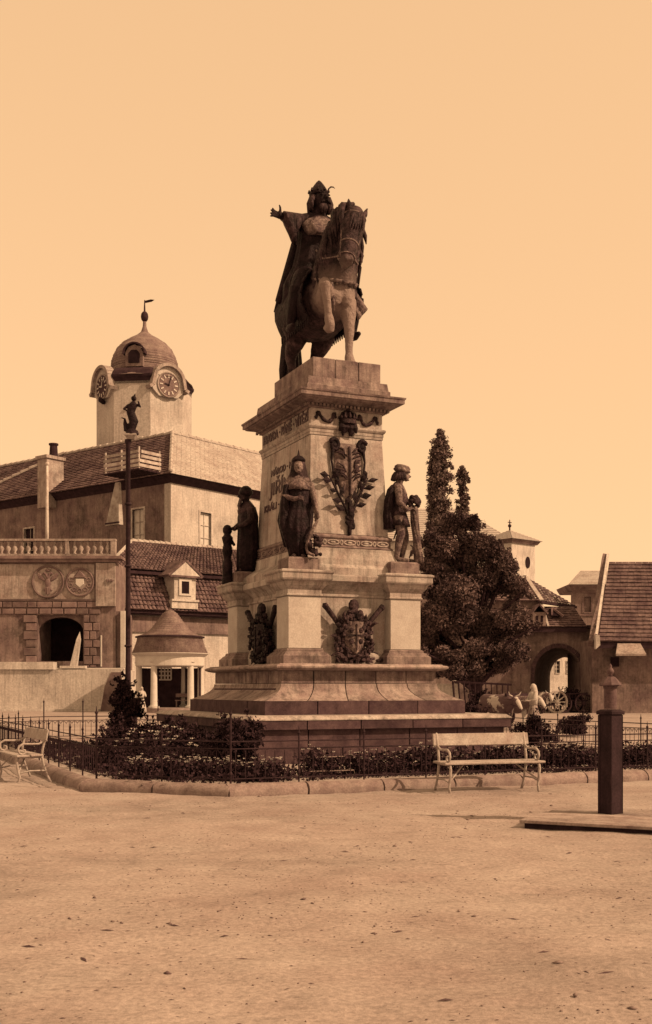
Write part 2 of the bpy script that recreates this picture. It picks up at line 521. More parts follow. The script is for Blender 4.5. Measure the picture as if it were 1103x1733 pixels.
pv = base[None] * sc[:, None, :] * (1 + 0.25 * RNG.uniform(-1, 1, (n, 6, 3)))
ca, sa = np.cos(ang)[:, None], np.sin(ang)[:, None]
rx = pv[..., 0] * ca - pv[..., 1] * sa; ry = pv[..., 0] * sa + pv[..., 1] * ca
pv = np.stack([rx, ry, pv[..., 2]], 2) + np.stack([px_, py_, ground_h(px_, py_) + sz * 0.25], 1)[:, None, :]
pf = (oct_f[None] + (np.arange(n) * 6)[:, None, None]).reshape(-1, 3)
M_pebble = mat('brown_pebbles', 0.15, var=0.5, scale=3, bump=0, rough=0.95)
tag(npmesh('gravel', pv.reshape(-1, 3), pf, M_pebble), kind='stuff')

# dark straws, twigs and scraps lying flat, in drifts
n = 1000
cy_ = RNG.uniform(5.2, 16.5, 46); cx_r = RNG.uniform(-1, 1, 46) * cy_ * .29
kk_ = RNG.integers(0, 46, n)
lx = cx_r[kk_] + RNG.normal(size=n) * .5; ly = cy_[kk_] + RNG.normal(size=n) * .35
far_ = RNG.uniform(0, 1, n) < .4
ly[far_] = RNG.uniform(4.8, 16.8, far_.sum()); lx[far_] = RNG.uniform(-1, 1, far_.sum()) * ly[far_] * .3
ok_ = (ly < 16.6) & (ly > 4.5); lx, ly = lx[ok_], ly[ok_]; n = len(lx)
ln = RNG.uniform(.006, .022, n) * (1 + 1.5 * (RNG.uniform(0, 1, n) > .93)); wd = ln * RNG.uniform(.12, .3, n); an = RNG.normal(size=n) * .45
c_, s_ = np.cos(an), np.sin(an)
loc_ = np.array([(-1, 0, .2), (0, -1, .5), (1, 0, .2), (0, 1, .5), (0, 0, 1.3)], float)
pv = np.empty((n, 5, 3))
for k in range(5):
    X_, Y_ = loc_[k, 0] * ln, loc_[k, 1] * wd
    pv[:, k, 0] = lx + X_ * c_ - Y_ * s_; pv[:, k, 1] = ly + X_ * s_ + Y_ * c_
    pv[:, k, 2] = ground_h(pv[:, k, 0], pv[:, k, 1]) + .001 + wd * loc_[k, 2] * .7
pf = (np.array([(0, 1, 4), (1, 2, 4), (2, 3, 4), (3, 0, 4)])[None] + (np.arange(n) * 5)[:, None, None]).reshape(-1, 3)
tag(npmesh('ground_litter', pv.reshape(-1, 3), pf, mat('dark_litter', .07, var=.4, scale=3, bump=0)), kind='stuff')

# ------------------------------------------------------------------ generic building pieces
def wall_cells(W, Hh, T, openings, y0=0.0, x0=0.0, z0=0.0):
    """boxes of a wall in x,z (thickness along +y) leaving the rectangular openings (xa,xb,za,zb) free"""
    mb = MB()
    X = sorted({x0, x0 + W, *[o[0] for o in openings], *[o[1] for o in openings]})
    for i in range(len(X) - 1):
        xm = (X[i] + X[i + 1]) / 2
        cuts = sorted([(o[2], o[3]) for o in openings if o[0] < xm < o[1]])
        z = z0
        for a, b in cuts + [(z0 + Hh, None)]:
            if a > z: mb.box2((X[i], y0, z), (X[i + 1], y0 + T, a))
            z = b
    return mb

def window(parent, x, z, w, h, mframe=None, pane=None, bars=(1, 2), y=0.0, depth=0.25, surround=0.12):
    """a real window set back in the wall: surround, pane, glazing bars; x,z is its lower left corner"""
    mframe = mframe or M_white
    f = MB()
    s = surround
    f.box2((x - s, y - 0.06, z - s), (x, y + depth, z + h + s)); f.box2((x + w, y - 0.06, z - s), (x + w + s, y + depth, z + h + s))
    f.box2((x, y - 0.06, z + h), (x + w, y + depth, z + h + s)); f.box2((x, y - 0.10, z - s), (x + w, y + depth, z))
    fr = f.build('window', mframe, parent)
    p = MB().box2((x, y + depth * 0.55, z), (x + w, y + depth * 0.75, z + h)).build('pane', pane or M_glass, fr)
    b = MB()
    for i in range(1, bars[0] + 1):
        xx = x + w * i / (bars[0] + 1); b.box2((xx - .03, y + depth * .4, z), (xx + .03, y + depth * .53, z + h))
    for i in range(1, bars[1] + 1):
        zz_ = z + h * i / (bars[1] + 1); b.box2((x, y + depth * .38, zz_ - .03), (x + w, y + depth * .52, zz_ + .03))
    b.build('glazing_bar', mframe, fr)
    return fr

def tile_slope(p0, p1, q1, q0, pitch, rows, r=0.10, lap=0.05):
    """a slope of half round tiles: ribs run from the eave edge p0-p1 up to the edge q0-q1"""
    p0, p1, q0, q1 = map(Vector, (p0, p1, q0, q1))
    L = (p1 - p0).length
    n = max(2, int(L / pitch))
    N = (p1 - p0).cross(q0 - p0).normalized()
    if N.z < 0: N = -N
    vs, fs = [], []
    prof = [(-0.5, 0.0), (-0.32, 0.75), (0.0, 1.0), (0.32, 0.75), (0.5, 0.0)]
    for i in range(n):
        for j in range(rows):
            o = len(vs)
            for t in (j / rows, (j + 1) / rows):
                lift = lap if t == j / rows else 0.0
                for a, hgt in prof:
                    s = (i + 0.5 + a) / n
                    P = p0.lerp(p1, s).lerp(q0.lerp(q1, s), t) + N * (r * hgt + lift + random.uniform(-.035, .03))
                    vs.append(tuple(P))
            fs += [(o + k, o + k + 1, o + k + 6, o + k + 5) for k in range(4)]
            fs.append(tuple(o + k for k in range(5)))
    m = MB(); m.v, m.f = vs, fs
    return m

def course_slope(p0, p1, q1, q0, rows, th=0.05, jag=0.0, width=0.35):
    """a slope of flat tiles laid in overlapping courses, each tile with its own edge"""
    p0, p1, q0, q1 = map(Vector, (p0, p1, q0, q1))
    N = (p1 - p0).cross(q0 - p0).normalized()
    if N.z < 0: N = -N
    m = MB()
    for j in range(rows):
        t0, t1 = j / rows, (j + 1.25) / rows
        a0, a1 = p0.lerp(q0, t0), p1.lerp(q1, t0)
        b0, b1 = p0.lerp(q0, min(t1, 1)), p1.lerp(q1, min(t1, 1))
        n = max(1, int((a1 - a0).length / width))
        for i in range(n):
            s0, s1 = i / n, (i + 0.97) / n
            off = N * (th + random.uniform(0, jag))
            A, B, Cc, D = a0.lerp(a1, s0), a0.lerp(a1, s1), b0.lerp(b1, s1), b0.lerp(b1, s0)
            m.add([A + off, B + off, Cc + N * 0.01, D + N * 0.01, A, B], [(0, 1, 2, 3), (0, 4, 5, 1)])
    return m

def quad(ps, th=0.12):
    """a slab under the four points, th thick downwards"""
    ps = [Vector(p) for p in ps]
    n = len(ps)
    lo = [p - Vector((0, 0, th)) for p in ps]
    return MB().add(ps + lo, [tuple(range(n)), tuple(range(2 * n - 1, n - 1, -1))] + [(k, k + n, (k + 1) % n + n, (k + 1) % n) for k in range(n)])

# ------------------------------------------------------------------ castle wing with hipped roof (far left)
c0 = Vector((-13.5, 100.0, 0))
dr = Vector((0.62, 0.785, 0)); dl = Vector((-0.785, 0.62, 0))
castle = empty('castle_wing', 'large plastered castle wing with sunlit right wall, dark left wall and hipped roof', 'castle', c0, math.atan2(dr.y, dr.x))
# local: x along dr (right wall), y along dl (left wall)
EZ = 20.1
LW, RW = 46.0, 24.0
wl = wall_cells(LW - .8, EZ, 0.8, [(3.4, 4.9, 14.2, 17.6), (19.0, 20.5, 14.0, 17.2), (24.6, 26.0, 14.0, 17.2), (32.0, 33.5, 14.0, 17.2)], x0=.8)
wl.T = None
ML = Matrix(((0, 1, 0), (1, 0, 0), (0, 0, 1)))    # x along dl, y inwards (+x local)
def swap(mb):
    mb.v = [(p[1], p[0], p[2]) for p in mb.v]; mb.f = [f[::-1] for f in mb.f]; return mb
swap(wl).build('left_wall', M_oldplaster, castle)  # darker plaster puts this wall's shade into its colour, along with stains
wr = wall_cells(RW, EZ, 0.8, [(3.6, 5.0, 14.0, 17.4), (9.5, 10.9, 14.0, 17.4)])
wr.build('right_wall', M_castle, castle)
MB().box2((RW - .8, .8, 0), (RW, 12, EZ)).build('end_wall', M_castle, castle)
MB().box2((.8, LW - .8, 0), (12, LW, EZ)).build('end_wall', M_castle, castle)
def castle_window(x, z, w, h, left, pane, bars):
    fr = window(None, x, z, w, h, M_castle if not left else M_wood, pane, bars, 0, 0.4, 0.16)
    fr.parent = castle
    if left:
        for o in [fr] + list(fr.children):
            me = o.data
            co = [tuple(v.co) for v in me.vertices]
            for v_, p in zip(me.vertices, co): v_.co = (p[1], p[0], p[2])
            me.flip_normals()
castle_window(3.4, 14.2, 1.5, 3.4, True, M_shutter, (1, 2))
castle_window(19.0, 14.0, 1.5, 3.2, True, M_void, (1, 2))
castle_window(24.6, 14.0, 1.4, 3.2, True, M_shutter, (1, 1))
castle_window(32.0, 14.0, 1.5, 3.2, True, M_void, (1, 2))
castle_window(3.6, 14.0, 1.4, 3.4, False, M_shutter, (1, 2))
castle_window(9.5, 14.0, 1.4, 3.4, False, M_shutter, (1, 2))
co_ = MB()
co_.stack([(-0.1, RW, -0.1, LW, EZ - .6), (-0.25, RW, -0.25, LW, EZ - .42), (-0.5, RW, -0.5, LW, EZ - .2), (-0.7, RW, -0.7, LW, EZ)], cap=True)
co_.build('eaves_cornice', M_darkwood, castle)
e = 0.9
RZ = 25.7
R0 = (6.2, 6.2, RZ)
RA, RB = (6.2, 26.0, RZ), (RW, 6.2, RZ)
course_slope((-e, -e, EZ), (-e, LW, EZ), (6.2, LW, RZ), (6.2, 6.2, RZ), 22, th=.09, jag=.05, width=.8).build('roof', M_tile, castle)  # darker tile copy, shade of this slope painted in
course_slope((-e, -e, EZ), (RW + e, -e, EZ), RB, R0, 30, th=.035, jag=.02, width=.6).build('roof', M_tilelight, castle)  # paler tile copy, sunlight on this slope painted in
quad([(6.2, LW, RZ), R0, (13, 13, EZ), (13, LW, EZ)], .15).build('roof', M_tile, castle)
quad([R0, RB, (RW + e, 13, EZ), (13, 13, EZ)], .15).build('roof', M_tile, castle)
for a, b in (((-e, -e, EZ + .1), (6.2, 6.2, RZ + .1)), (R0, RB), (R0, (6.2, LW, RZ)), ((-0.6, 33.0, EZ + .2), (6.1, 22.0, RZ + .1))):
    a, b = Vector(a), Vector(b); k = int((b - a).length / 1.0)
    hc = MB()
    for i in range(k):
        hc.tube([a.lerp(b, i / k) + Vector((0, 0, .12)), a.lerp(b, (i + 1.05) / k) + Vector((0, 0, .06))], [.2, .16], 6)
    hc.build('ridge_tiles', M_tilelight, castle)
# string course and little ledge with a planter low on the corner
MB().box2((-.28, -.28, 10.9), (4.2, -.002, 11.25)).box2((-.28, -.002, 10.9), (-.002, 4.2, 11.25)).build('ledge', M_wood, castle)
pot = MB().lathe([(.0, 0), (.45, .0), (.7, .5), (.55, .6)], 10, (2.2, -.75, 9.7))
for k in range(14):
    pot.ball((2.2 + random.uniform(-.9, .9), -.75 + random.uniform(-.3, .3), 10.35 + random.uniform(-.1, .3)), random.uniform(.15, .3), 6)
pot.build('hanging_planter', M_darkwood, castle)

# chimney and its pots on the far left of the roof
ch = empty('chimney', 'broad pale plastered chimney with a dark pot at the far left of the castle roof', 'chimney', at(86, 840, 110) - Vector((0, 0, 1.2)), castle.rotation_euler.z)
MB().stack([(1.0, .7, 0), (1.0, .7, 4.6), (1.15, .85, 4.65), (1.15, .85, 4.95), (.9, .6, 5.0)]).build('stack', M_oldstone, ch)
MB().lathe([(.42, 0), (.36, 1.1), (.46, 1.15), (.46, 1.3), (.3, 1.3)], 12, (.35, 0, 5.0)).build('chimney_pot', M_darkwood, ch)

# timber platform with a plank fence, jutting from the roof
pl = empty('roof_platform', 'rough pale plank platform and railing jutting from the castle roof', 'platform', at(224, 803, 97.5), math.atan2(dl.y, dl.x))
for k in range(5):
    MB().box2((-2.2, -1.2 + k * .5, 0), (2.2, -.75 + k * .5, .12)).build('deck_plank', M_darkwood, pl)
for k in range(4):
    dz = .25 + k * .38
    MB().box2((-2.2, 1.25, dz), (2.0 + random.uniform(-.2, .2), 1.32, dz + .24)).build('plank', M_wood, pl)
    MB().box2((-2.27, -1.2, dz), (-2.2, 1.2 + random.uniform(-.2, .1), dz + .24)).build('plank', M_wood, pl)
for x, y in ((-2.15, 1.2), (2.0, 1.2), (0, 1.2), (-2.15, -1.1)):
    MB().box2((x - .06, y - .06, .12), (x + .06, y + .05, 1.9)).build('post', M_wood, pl)
ct = empty('plank_chute', 'tapering pale timber chute hanging down the dark castle wall', 'chute', at(195, 889, 98), math.atan2(-dl.y, -dl.x))
MB().add([(-.95, -.25, 0), (.75, -.25, 0), (.75, .25, 0), (-.95, .25, 0), (.15, -.12, 3.6), (.6, -.12, 3.6), (.6, .12, 3.6), (.15, .12, 3.6)],
         [(0, 3, 2, 1), (4, 5, 6, 7), (0, 1, 5, 4), (1, 2, 6, 5), (2, 3, 7, 6), (3, 0, 4, 7)]).build('boarding', M_wood, ct)
for z in (.12,):
    w0 = -.95 + 1.1 * z / 3.6; w1 = .75 - .15 * z / 3.6
    MB().box2((w0 - .05, -.3 + .13 * z / 3.6, z), (w1 + .05, -.2 + .1 * z / 3.6, z + .12)).build('batten', M_darkwood, ct)

# ------------------------------------------------------------------ clock tower
TY = 125.0
tb = at(245, 1165, TY); tb.z = 0
tower = empty('clock_tower', 'tall pale octagonal clock tower with two clock faces and a shingled onion dome', 'tower', tb, math.atan2(-.12, 1))
ra = 9.5 / 2 / math.cos(math.pi / 8)
za = lambda y: zat(y, TY)
MB().lathe([(ra, 0), (ra, za(664))], 8, a0=math.pi / 8).build('shaft', M_castle, tower)
MB().lathe([(ra * 1.0, za(668)), (ra * 1.0, za(663)), (ra * 1.02, za(660)), (ra * 1.05, za(657)), (ra * 1.055, za(653.5)), (ra * .98, za(645)), (ra * .90, za(640))], 8, a0=math.pi / 8).build('cornice', M_darkwood, tower)  # dark material paints in the shadow on the cornice
prof = [(5.0, za(654)), (4.3, za(646)), (3.62, za(637)), (3.44, za(630)), (3.48, za(622)), (3.43, za(614)), (3.22, za(604)), (2.88, za(593)), (2.3, za(583)), (1.5, za(574.5)), (.8, za(568)), (.38, za(562)), (.2, za(553)), (.16, za(543))]
pp = []
for i in range(len(prof) - 1):
    for k in range(5):
        t = k / 5
        r_ = prof[i][0] * (1 - t) + prof[i + 1][0] * t; z_ = prof[i][1] * (1 - t) + prof[i + 1][1] * t
        pp.append((r_ * 1.035 * (1.012 if k % 2 == 0 else .996), z_))
pp.append(prof[-1])
MB().lathe(pp, 32).build('dome', M_shingle, tower, smooth=True, angle=40)
sp_ = MB().tube([(0, 0, za(545)), (0, 0, za(508))], [.16, .05], 8)
sp_.ball((0, 0, za(536)), (.42, .42, .6), 12)
sp_.build('spire', M_darkwood, tower, smooth=True)
MB().add([(0, 0, za(513)), (.75, .1, za(510.5)), (1.1, 0, za(508)), (.7, -.05, za(507.3)), (0, 0, za(509)), (0, .05, za(513)), (.75, .15, za(510.5)), (1.1, .05, za(508)), (.7, 0, za(507.3)), (0, .05, za(509))],
         [(0, 1, 2, 3, 4), (9, 8, 7, 6, 5), (0, 5, 6, 1), (1, 6, 7, 2), (2, 7, 8, 3), (3, 8, 9, 4)]).build('weathervane', M_iron, tower)
# dormer in the dome
dm = MB().prism([(-.95, 0), (.95, 0), (.95, 1.5), (.6, 2.05), (0, 2.3), (-.6, 2.05), (-.95, 1.5)], -4.0, -2.6)
dm.v = [(p[0], p[1], p[2] + za(637)) for p in dm.v]
d_ = dm.build('dormer', M_shingle, tower)
MB().prism([(-.6, za(637) + .35), (.6, za(637) + .35), (.6, za(637) + 1.35), (.3, za(637) + 1.7), (-.3, za(637) + 1.7), (-.6, za(637) + 1.35)], -4.1, -4.01).build('pane', M_void, d_)
hd = MB()
arc = [(1.15 * math.cos(a), 1.3 + 1.15 * math.sin(a)) for a in np.linspace(0, math.pi, 11)]
for i in range(10):
    hd.bar((arc[i][0], -3.8, arc[i][1] + za(637)), (arc[i + 1][0], -3.8, arc[i + 1][1] + za(637)), .16, .9, up=(0, 1, 0))
hd.build('hood', M_darkwood, d_)
def clock(ang, dark):
    """a clock face on the tower side whose outward normal points along ang"""
    ap = 9.5 / 2
    T = Matrix.Rotation(ang + math.pi / 2, 4, 'Z')      # local -y turned to the outward normal
    z0 = za(668)
    g = MB(T)
    pan = [(-1.85, -.6), (-1.1, -1.25), (1.1, -1.25), (1.85, -.6), (1.85, .3)] + [(1.85 * math.cos(a), .3 + 1.75 * math.sin(a)) for a in np.linspace(0.25, math.pi - .25, 11)] + [(-1.85, .3)]
    g.prism([(x, z + z0) for x, z in pan], -ap - .3, -ap + .6)
    g.build('clock_gable', M_castle, tower)
    hh = MB(T)
    arc = [(-2.35, -.5), (-1.95, -.3)] + [(1.8 * math.cos(a), .35 + 1.75 * math.sin(a)) for a in np.linspace(math.pi - .1, .1, 13)] + [(1.95, -.3), (2.35, -.5)]
    for i in range(len(arc) - 1):
        hh.bar((arc[i][0], -ap - .2, arc[i][1] + z0), (arc[i + 1][0], -ap - .2, arc[i + 1][1] + z0), .34, .95, up=(0, 1, 0))
    hh.build('clock_hood', M_oldstone, tower)
    T2 = T @ Matrix.Translation((0, -ap - .31, z0)) @ Matrix.Rotation(R(90), 4, 'X')
    dmat = mat('clock_dial_dark', .05) if dark else mat('clock_dial_pale', .14)
    dial = MB(T2).lathe([(1.2, 0), (1.2, .06), (1.05, .08)], 28).build('clock_dial', dmat, tower)
    nm = MB(T2)
    for k in range(12):
        a = k * math.pi / 6
        nm.bar((.72 * math.cos(a), .72 * math.sin(a), .1), (1.08 * math.cos(a), 1.08 * math.sin(a), .1), .14, .05)
    nm.build('numerals', M_plaster, dial)
    hn = MB(T2); hn.bar((0, 0, .14), (.25, .8, .14), .09, .04); hn.bar((0, 0, .16), (-.5, .1, .16), .11, .04); hn.ball((0, 0, .14), .12, 8)
    hn.build('clock_hands', M_white if dark else M_iron, dial)
    rg = MB(T2)
    ps = [(1.28 * math.cos(a), 1.28 * math.sin(a), .06) for a in np.linspace(0, 2 * math.pi, 29)]
    rg.tube(ps, .09, 6, cap=False); rg.build('clock_ring', M_oldstone, dial)
clock(-math.pi / 2 - math.pi / 4, True)
clock(-math.pi / 2 + math.pi / 4, False)
MB().box2((-3.7, -4.6, za(695)), (-3.3, -3.2, za(690))).build('slit_window', M_void, tower)

# ------------------------------------------------------------------ low building with double clay tile roof
P0 = Vector((xat(197, 86), 86.0, 0)); dirb = Vector((7.4, 5.5, 0)).normalized()
ang_b = math.atan2(dirb.y, dirb.x)
lb = empty('tiled_house', 'long low plastered house with stepped clay tile roof and one dormer behind the monument', 'house', P0, ang_b)
BL = 24.0
LZ = 7.5
wall_cells(BL, LZ - .1, .6, [(11.3, 12.7, 3.6, 5.6)], y0=.3).build('wall', M_plaster, lb)
window(lb, 11.3, 3.6, 1.4, 2.0, M_plaster, M_void, (1, 2), .3, .3, .22)
MB().box2((0, .12, 5.9), (BL, .298, 7.1)).build('eaves_band', M_oldplaster, lb)
MB().box2((0, -.35, 7.2), (BL, .9, 7.42)).build('gutter', M_darkwood, lb)
def shear(mb, k=0.0): return mb
quad([(0, -.45, LZ), (BL, -.45, LZ), (BL, 1.4, 10.7), (0, 1.4, 10.7)], .2).build('roof_boarding', M_darkwood, lb)
tile_slope((0, -.55, LZ), (BL, -.55, LZ), (BL, 1.4, 10.7), (0, 1.4, 10.7), .34, 9, .13, .09).build('lower_tiles', M_tile, lb, smooth=True, angle=50)
quad([(-.4, .75, 10.62), (BL, .75, 10.62), (BL, 6.0, 13.5), (4.4, 6.0, 13.5)], .25).build('roof_boarding', M_darkwood, lb)
tile_slope((-.4, .65, 10.66), (BL, .65, 10.66), (BL, 6.0, 13.5), (4.4, 6.0, 13.5), .34, 14, .13, .07).build('upper_tiles', M_tile, lb, smooth=True, angle=50)
rt = MB()
for i in range(40):
    rt.tube([(4.4 + i * .5, 6.0, 13.62), (4.92 + i * .5, 6.0, 13.56)], [.19, .16], 7)
rt.build('ridge_tiles', M_tilelight, lb)
MB().bar((-.4, .62, 10.8), (4.4, 6.0, 13.62), .22, .2).build('verge', M_plaster, lb)
dx = 5.45
do = MB().prism([(dx - 1.15, 7.75), (dx + 1.15, 7.75), (dx + 1.15, 8.35), (dx + .95, 8.45), (dx + .95, 10.25), (dx - .95, 10.25), (dx - .95, 8.45), (dx - 1.15, 8.35)], -.75, 1.6)
dd = do.build('dormer', M_plaster, lb)
MB().box2((dx - 1.2, -.86, 8.3), (dx + 1.2, -.752, 8.45)).build('dormer_ledge', M_plaster, dd)
MB().prism([(dx - 1.3, 10.25), (dx + 1.3, 10.25), (dx, 11.35)], -.9, 1.9).build('pediment', M_plaster, dd)
pd = MB()
pd.bar((dx - 1.5, .5, 10.25), (dx, .5, 11.47), .16, 2.9, up=(0, 1, 0)); pd.bar((dx + 1.5, .5, 10.25), (dx, .5, 11.47), .16, 2.9, up=(0, 1, 0))
pd.box2((dx - 1.4, -1.0, 10.13), (dx + 1.4, -.8, 10.28)); pd.build('dormer_roof', M_tile, dd)
fw = MB()
fw.box2((dx - .55, -.83, 8.75), (dx - .33, -.752, 10.05)); fw.box2((dx + .33, -.83, 8.75), (dx + .55, -.752, 10.05)); fw.box2((dx - .33, -.83, 9.85), (dx + .33, -.752, 10.05)); fw.box2((dx - .33, -.83, 8.75), (dx + .33, -.752, 8.9))
fw.build('window_frame', M_white, dd)
MB().box2((dx - .33, -.77, 8.9), (dx + .33, -.752, 9.85)).build('pane', M_void, dd)

# ------------------------------------------------------------------ baroque gatehouse (left)
GY = 82.0
gh = empty('gatehouse', 'baroque stone gatehouse with balustrade and two round coat of arms reliefs at the left', 'gatehouse', (0, GY, 0))
gx_ = lambda px: xat(px, GY)
gz_ = lambda py: zat(py, GY)
XL, XR = gx_(-160), gx_(196)
body = wall_cells(XR - XL, gz_(951) - gz_(1133), 5.0, [(gx_(64), gx_(141), gz_(1119), gz_(1041))], x0=XL, z0=gz_(1133))
body.build('wall', M_oldplaster, gh)
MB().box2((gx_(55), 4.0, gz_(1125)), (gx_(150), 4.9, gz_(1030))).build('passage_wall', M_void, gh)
# arched inner edge of the opening
arcp = [(gx_(64), gz_(1041)), (gx_(64), gz_(1070))] + [(gx_(64 + 38.5 * (1 - math.cos(a))), gz_(1070 - 26 * math.sin(a))) for a in np.linspace(0, math.pi, 13)] + [(gx_(141), gz_(1041))]
MB().prism(arcp[::-1], .25, .6).build('arch_head', M_rustic, gh)
# ashlar blocks, each its own stone
def block(x0, x1, y0, y1, d=.10):
    g = .03
    MB().box2((gx_(x0) + g, -d - random.uniform(0, .05), gz_(y1) + g), (gx_(x1) - g, -.002, gz_(y0) - g)).build('stone_block', M_rustic, gh, bevel=.03)
y = 1041
k = 0
while y < 1130:
    hgt = 13 + (k % 3)
    w = 27 if k % 2 else 22
    block(142, 142 + w - 12, y, min(y + hgt, 1130)); block(142 + w - 11.5, 170 if k % 2 else 164, y, min(y + hgt, 1130))
    block(40 + (k % 2) * 4, 63, y, min(y + hgt, 1130))
    y += hgt; k += 1
for i, x in enumerate(range(-40, 168, 21)):
    x1 = x + 21 + (3 if i % 2 else -2)
    block(x + (3 if (i - 1) % 2 else -2) if i else x, x1, 1018, 1029); block(x + 2, x + 22, 1029.5, 1040)
# frieze panel with mouldings
MB().box2((XL, -.35, gz_(952)), (XR + .3, -.002, gz_(947))).box2((XL, -.55, gz_(946.8)), (XR + .5, 1.0, gz_(942))).build('cornice', M_rustic, gh)
MB().box2((XL, -.12, gz_(1017)), (gx_(163), -.003, gz_(1014))).box2((gx_(160.5), -.12, gz_(1013.8)), (gx_(163), -.003, gz_(955))).build('panel_moulding', M_rustic, gh)
MB().box2((XL, -.05, gz_(1013.8)), (gx_(160.3), -.003, gz_(955))).build('relief_panel', M_oldstone, gh)
MB().box2((gx_(163.5), -.22, gz_(1026)), (gx_(196), -.004, gz_(953))).build('pilaster', M_oldstone, gh)
ws = MB()
for k in range(3):
    ws.tube([(gx_(182 + k * 4), -.26, gz_(981)), (gx_(183.5 + k * 4), -.3, gz_(985)), (gx_(185.5 + k * 4), -.26, gz_(982))], .06, 6)
ws.build('carved_scroll', M_rustic, gh)
# round reliefs
def medallion(px, py, rad, dark, eagle):
    r = rad / F * GY
    T = Matrix.Translation((gx_(px), -.055, gz_(py))) @ Matrix.Rotation(R(90), 4, 'X')
    md = MB(T).lathe([(r, 0), (r, .05), (r * .93, .05)], 32).build('medallion', M_oldstone, gh)
    rg = MB(T)
    rg.tube([(r * .97 * math.cos(a), r * .97 * math.sin(a), .06) for a in np.linspace(0, 2 * math.pi, 33)], .09, 6, cap=False)
    rg.build('ring', M_rustic, md)
    e_ = MB(T)
    if eagle:
        e_.ball((0, -.05, .08), (.22, .42, .12), 10)
        for s in (-1, 1):
            e_.tube([(0, .3, .1), (s * .14, .55, .12), (s * .26, .62, .12), (s * .38, .56, .1)], [.12, .1, .09, .03], 6)
            for q in range(6):
                a = R(100 - q * 27)
                e_.tube([(s * .25, .12, .08), (s * (.3 + .42 * math.sin(a + .4)), .15 + .55 * math.cos(a - .5) - .1 * q * .4, .1)], [.08, .05], 6)
            e_.tube([(s * .1, -.4, .1), (s * .3, -.62, .1)], [.08, .04], 6)
            e_.tube([(s * .12, -.4, .1), (s * .14, -.85, .1)], [.09, .05], 6)
        e_.tube([(0, -.4, .1), (0, -.9, .1)], [.12, .06], 6)
        e_.ball((0, .82, .08), (.2, .12, .1), 8)
        for a in np.linspace(-1.2, .2, 7):
            e_.box((r * .8 * math.cos(a), r * .8 * math.sin(a), .08), (.08, .14, .08), rz=a)
    else:
        e_.prism([(-.3, 0), (.3, 0), (.3, .1), (-.3, .1)], .32, .42)
        e_.add([(-.42, .42, .05), (.42, .42, .05), (0, .98, .05), (-.3, .42, .16), (.3, .42, .16), (0, .85, .16)], [(0, 1, 4, 3), (1, 2, 5, 4), (2, 0, 3, 5), (3, 4, 5)])
        for x, y_ in ((-.62, .18), (.62, .18), (-.66, -.22), (.66, -.22), (-.4, -.52), (.4, -.52), (0, -.62)):
            e_.tube([(x + .13 * math.cos(a), y_ + .13 * math.sin(a), .08) for a in np.linspace(0, 2 * math.pi, 13)], .05, 6, cap=False)
        e_.tube([(-.5, .25, .1), (-.32, .36, .12), (.32, .36, .12), (.5, .25, .1)], .06, 6)
        sh = MB(T).add([(-.3, .25, .05), (.3, .25, .05), (.3, -.15, .05), (0, -.42, .05), (-.3, -.15, .05), (-.27, .22, .16), (.27, .22, .16), (.27, -.13, .16), (0, -.37, .16), (-.27, -.13, .16)],
                       [(5, 6, 7, 8, 9), (0, 1, 6, 5), (1, 2, 7, 6), (2, 3, 8, 7), (3, 4, 9, 8), (4, 0, 5, 9)])
        sh.build('shield', M_white, md)
    e_.build('emblem', M_rustic, md)
medallion(82, 985, 27, True, True)
medallion(136, 985.5, 23.5, True, False)
# balustrade with separate balusters
MB().box2((XL, -.25, gz_(941.8)), (gx_(197), .25, gz_(938))).build('balustrade_base', M_oldstone, gh)
MB().box2((XL, -.28, gz_(916)), (gx_(197), .28, gz_(912.5))).build('handrail', M_oldstone, gh)
MB().box2((gx_(188.5), -.26, gz_(938)), (gx_(196.5), .26, gz_(916.2))).build('balustrade_pier', M_oldstone, gh)
MB().box2((gx_(112), -.26, gz_(938)), (gx_(118), .26, gz_(916.2))).build('balustrade_pier', M_oldstone, gh)
zb0, zb1 = gz_(938), gz_(916.2)
bal = MB().lathe([(.14, 0), (.14, .08), (.07, .13), (.20, .38), (.15, .55), (.07, .7), (.12, .82), (.14, .84), (.14, zb1 - zb0)], 10)
bme = bal.mesh('baluster'); bme.materials.append(M_oldstone); bme.polygons.foreach_set('use_smooth', [True] * len(bme.polygons))
k = 0
for px in np.arange(-30, 186, 11.2):
    if 108 < px < 121: continue
    b = bpy.data.objects.new('baluster', bme); COL.objects.link(b); b.parent = gh; b.location = (gx_(px), 0, zb0)
# ledge, white corner strip, terrace wall below
MB().box2((gx_(98), -.5, gz_(1133)), (gx_(212), -.01, gz_(1130.5))).build('ledge', M_white, gh)
MB().box2((gx_(205), -.2, gz_(1130)), (gx_(212.5), .8, gz_(1034))).build('corner_strip', M_white, gh)
MB().box2((gx_(196.2), .2, gz_(1133)), (gx_(204.8), 4.8, gz_(1034))).build('side_wall', M_oldplaster, gh)
MB().box2((gx_(171), -.1, gz_(1128)), (gx_(173), -.005, gz_(1075))).build('downpipe', M_white, gh)
tw = empty('terrace_wall', 'smooth pale plastered terrace wall below the gatehouse with a shadow painted on its corner', 'wall', (0, GY - 1.2, 0))
MB().box2((gx_(-160), 0, 0), (gx_(211), 6.0, gz_(1133.5))).build('wall', M_plaster, tw)
MB().prism([(gx_(176), .02), (gx_(211), .02), (gx_(211), gz_(1138)), (gx_(194), gz_(1138)), (gx_(183), gz_(1162))][::1], -.05, -.002).build('painted_shadow', M_rustic, tw)  # dark patch painting the pavilion's shadow on the wall
MB().box2((gx_(-160), -.6, 0), (gx_(175), -.003, .14)).build('plinth', M_plaster, tw)
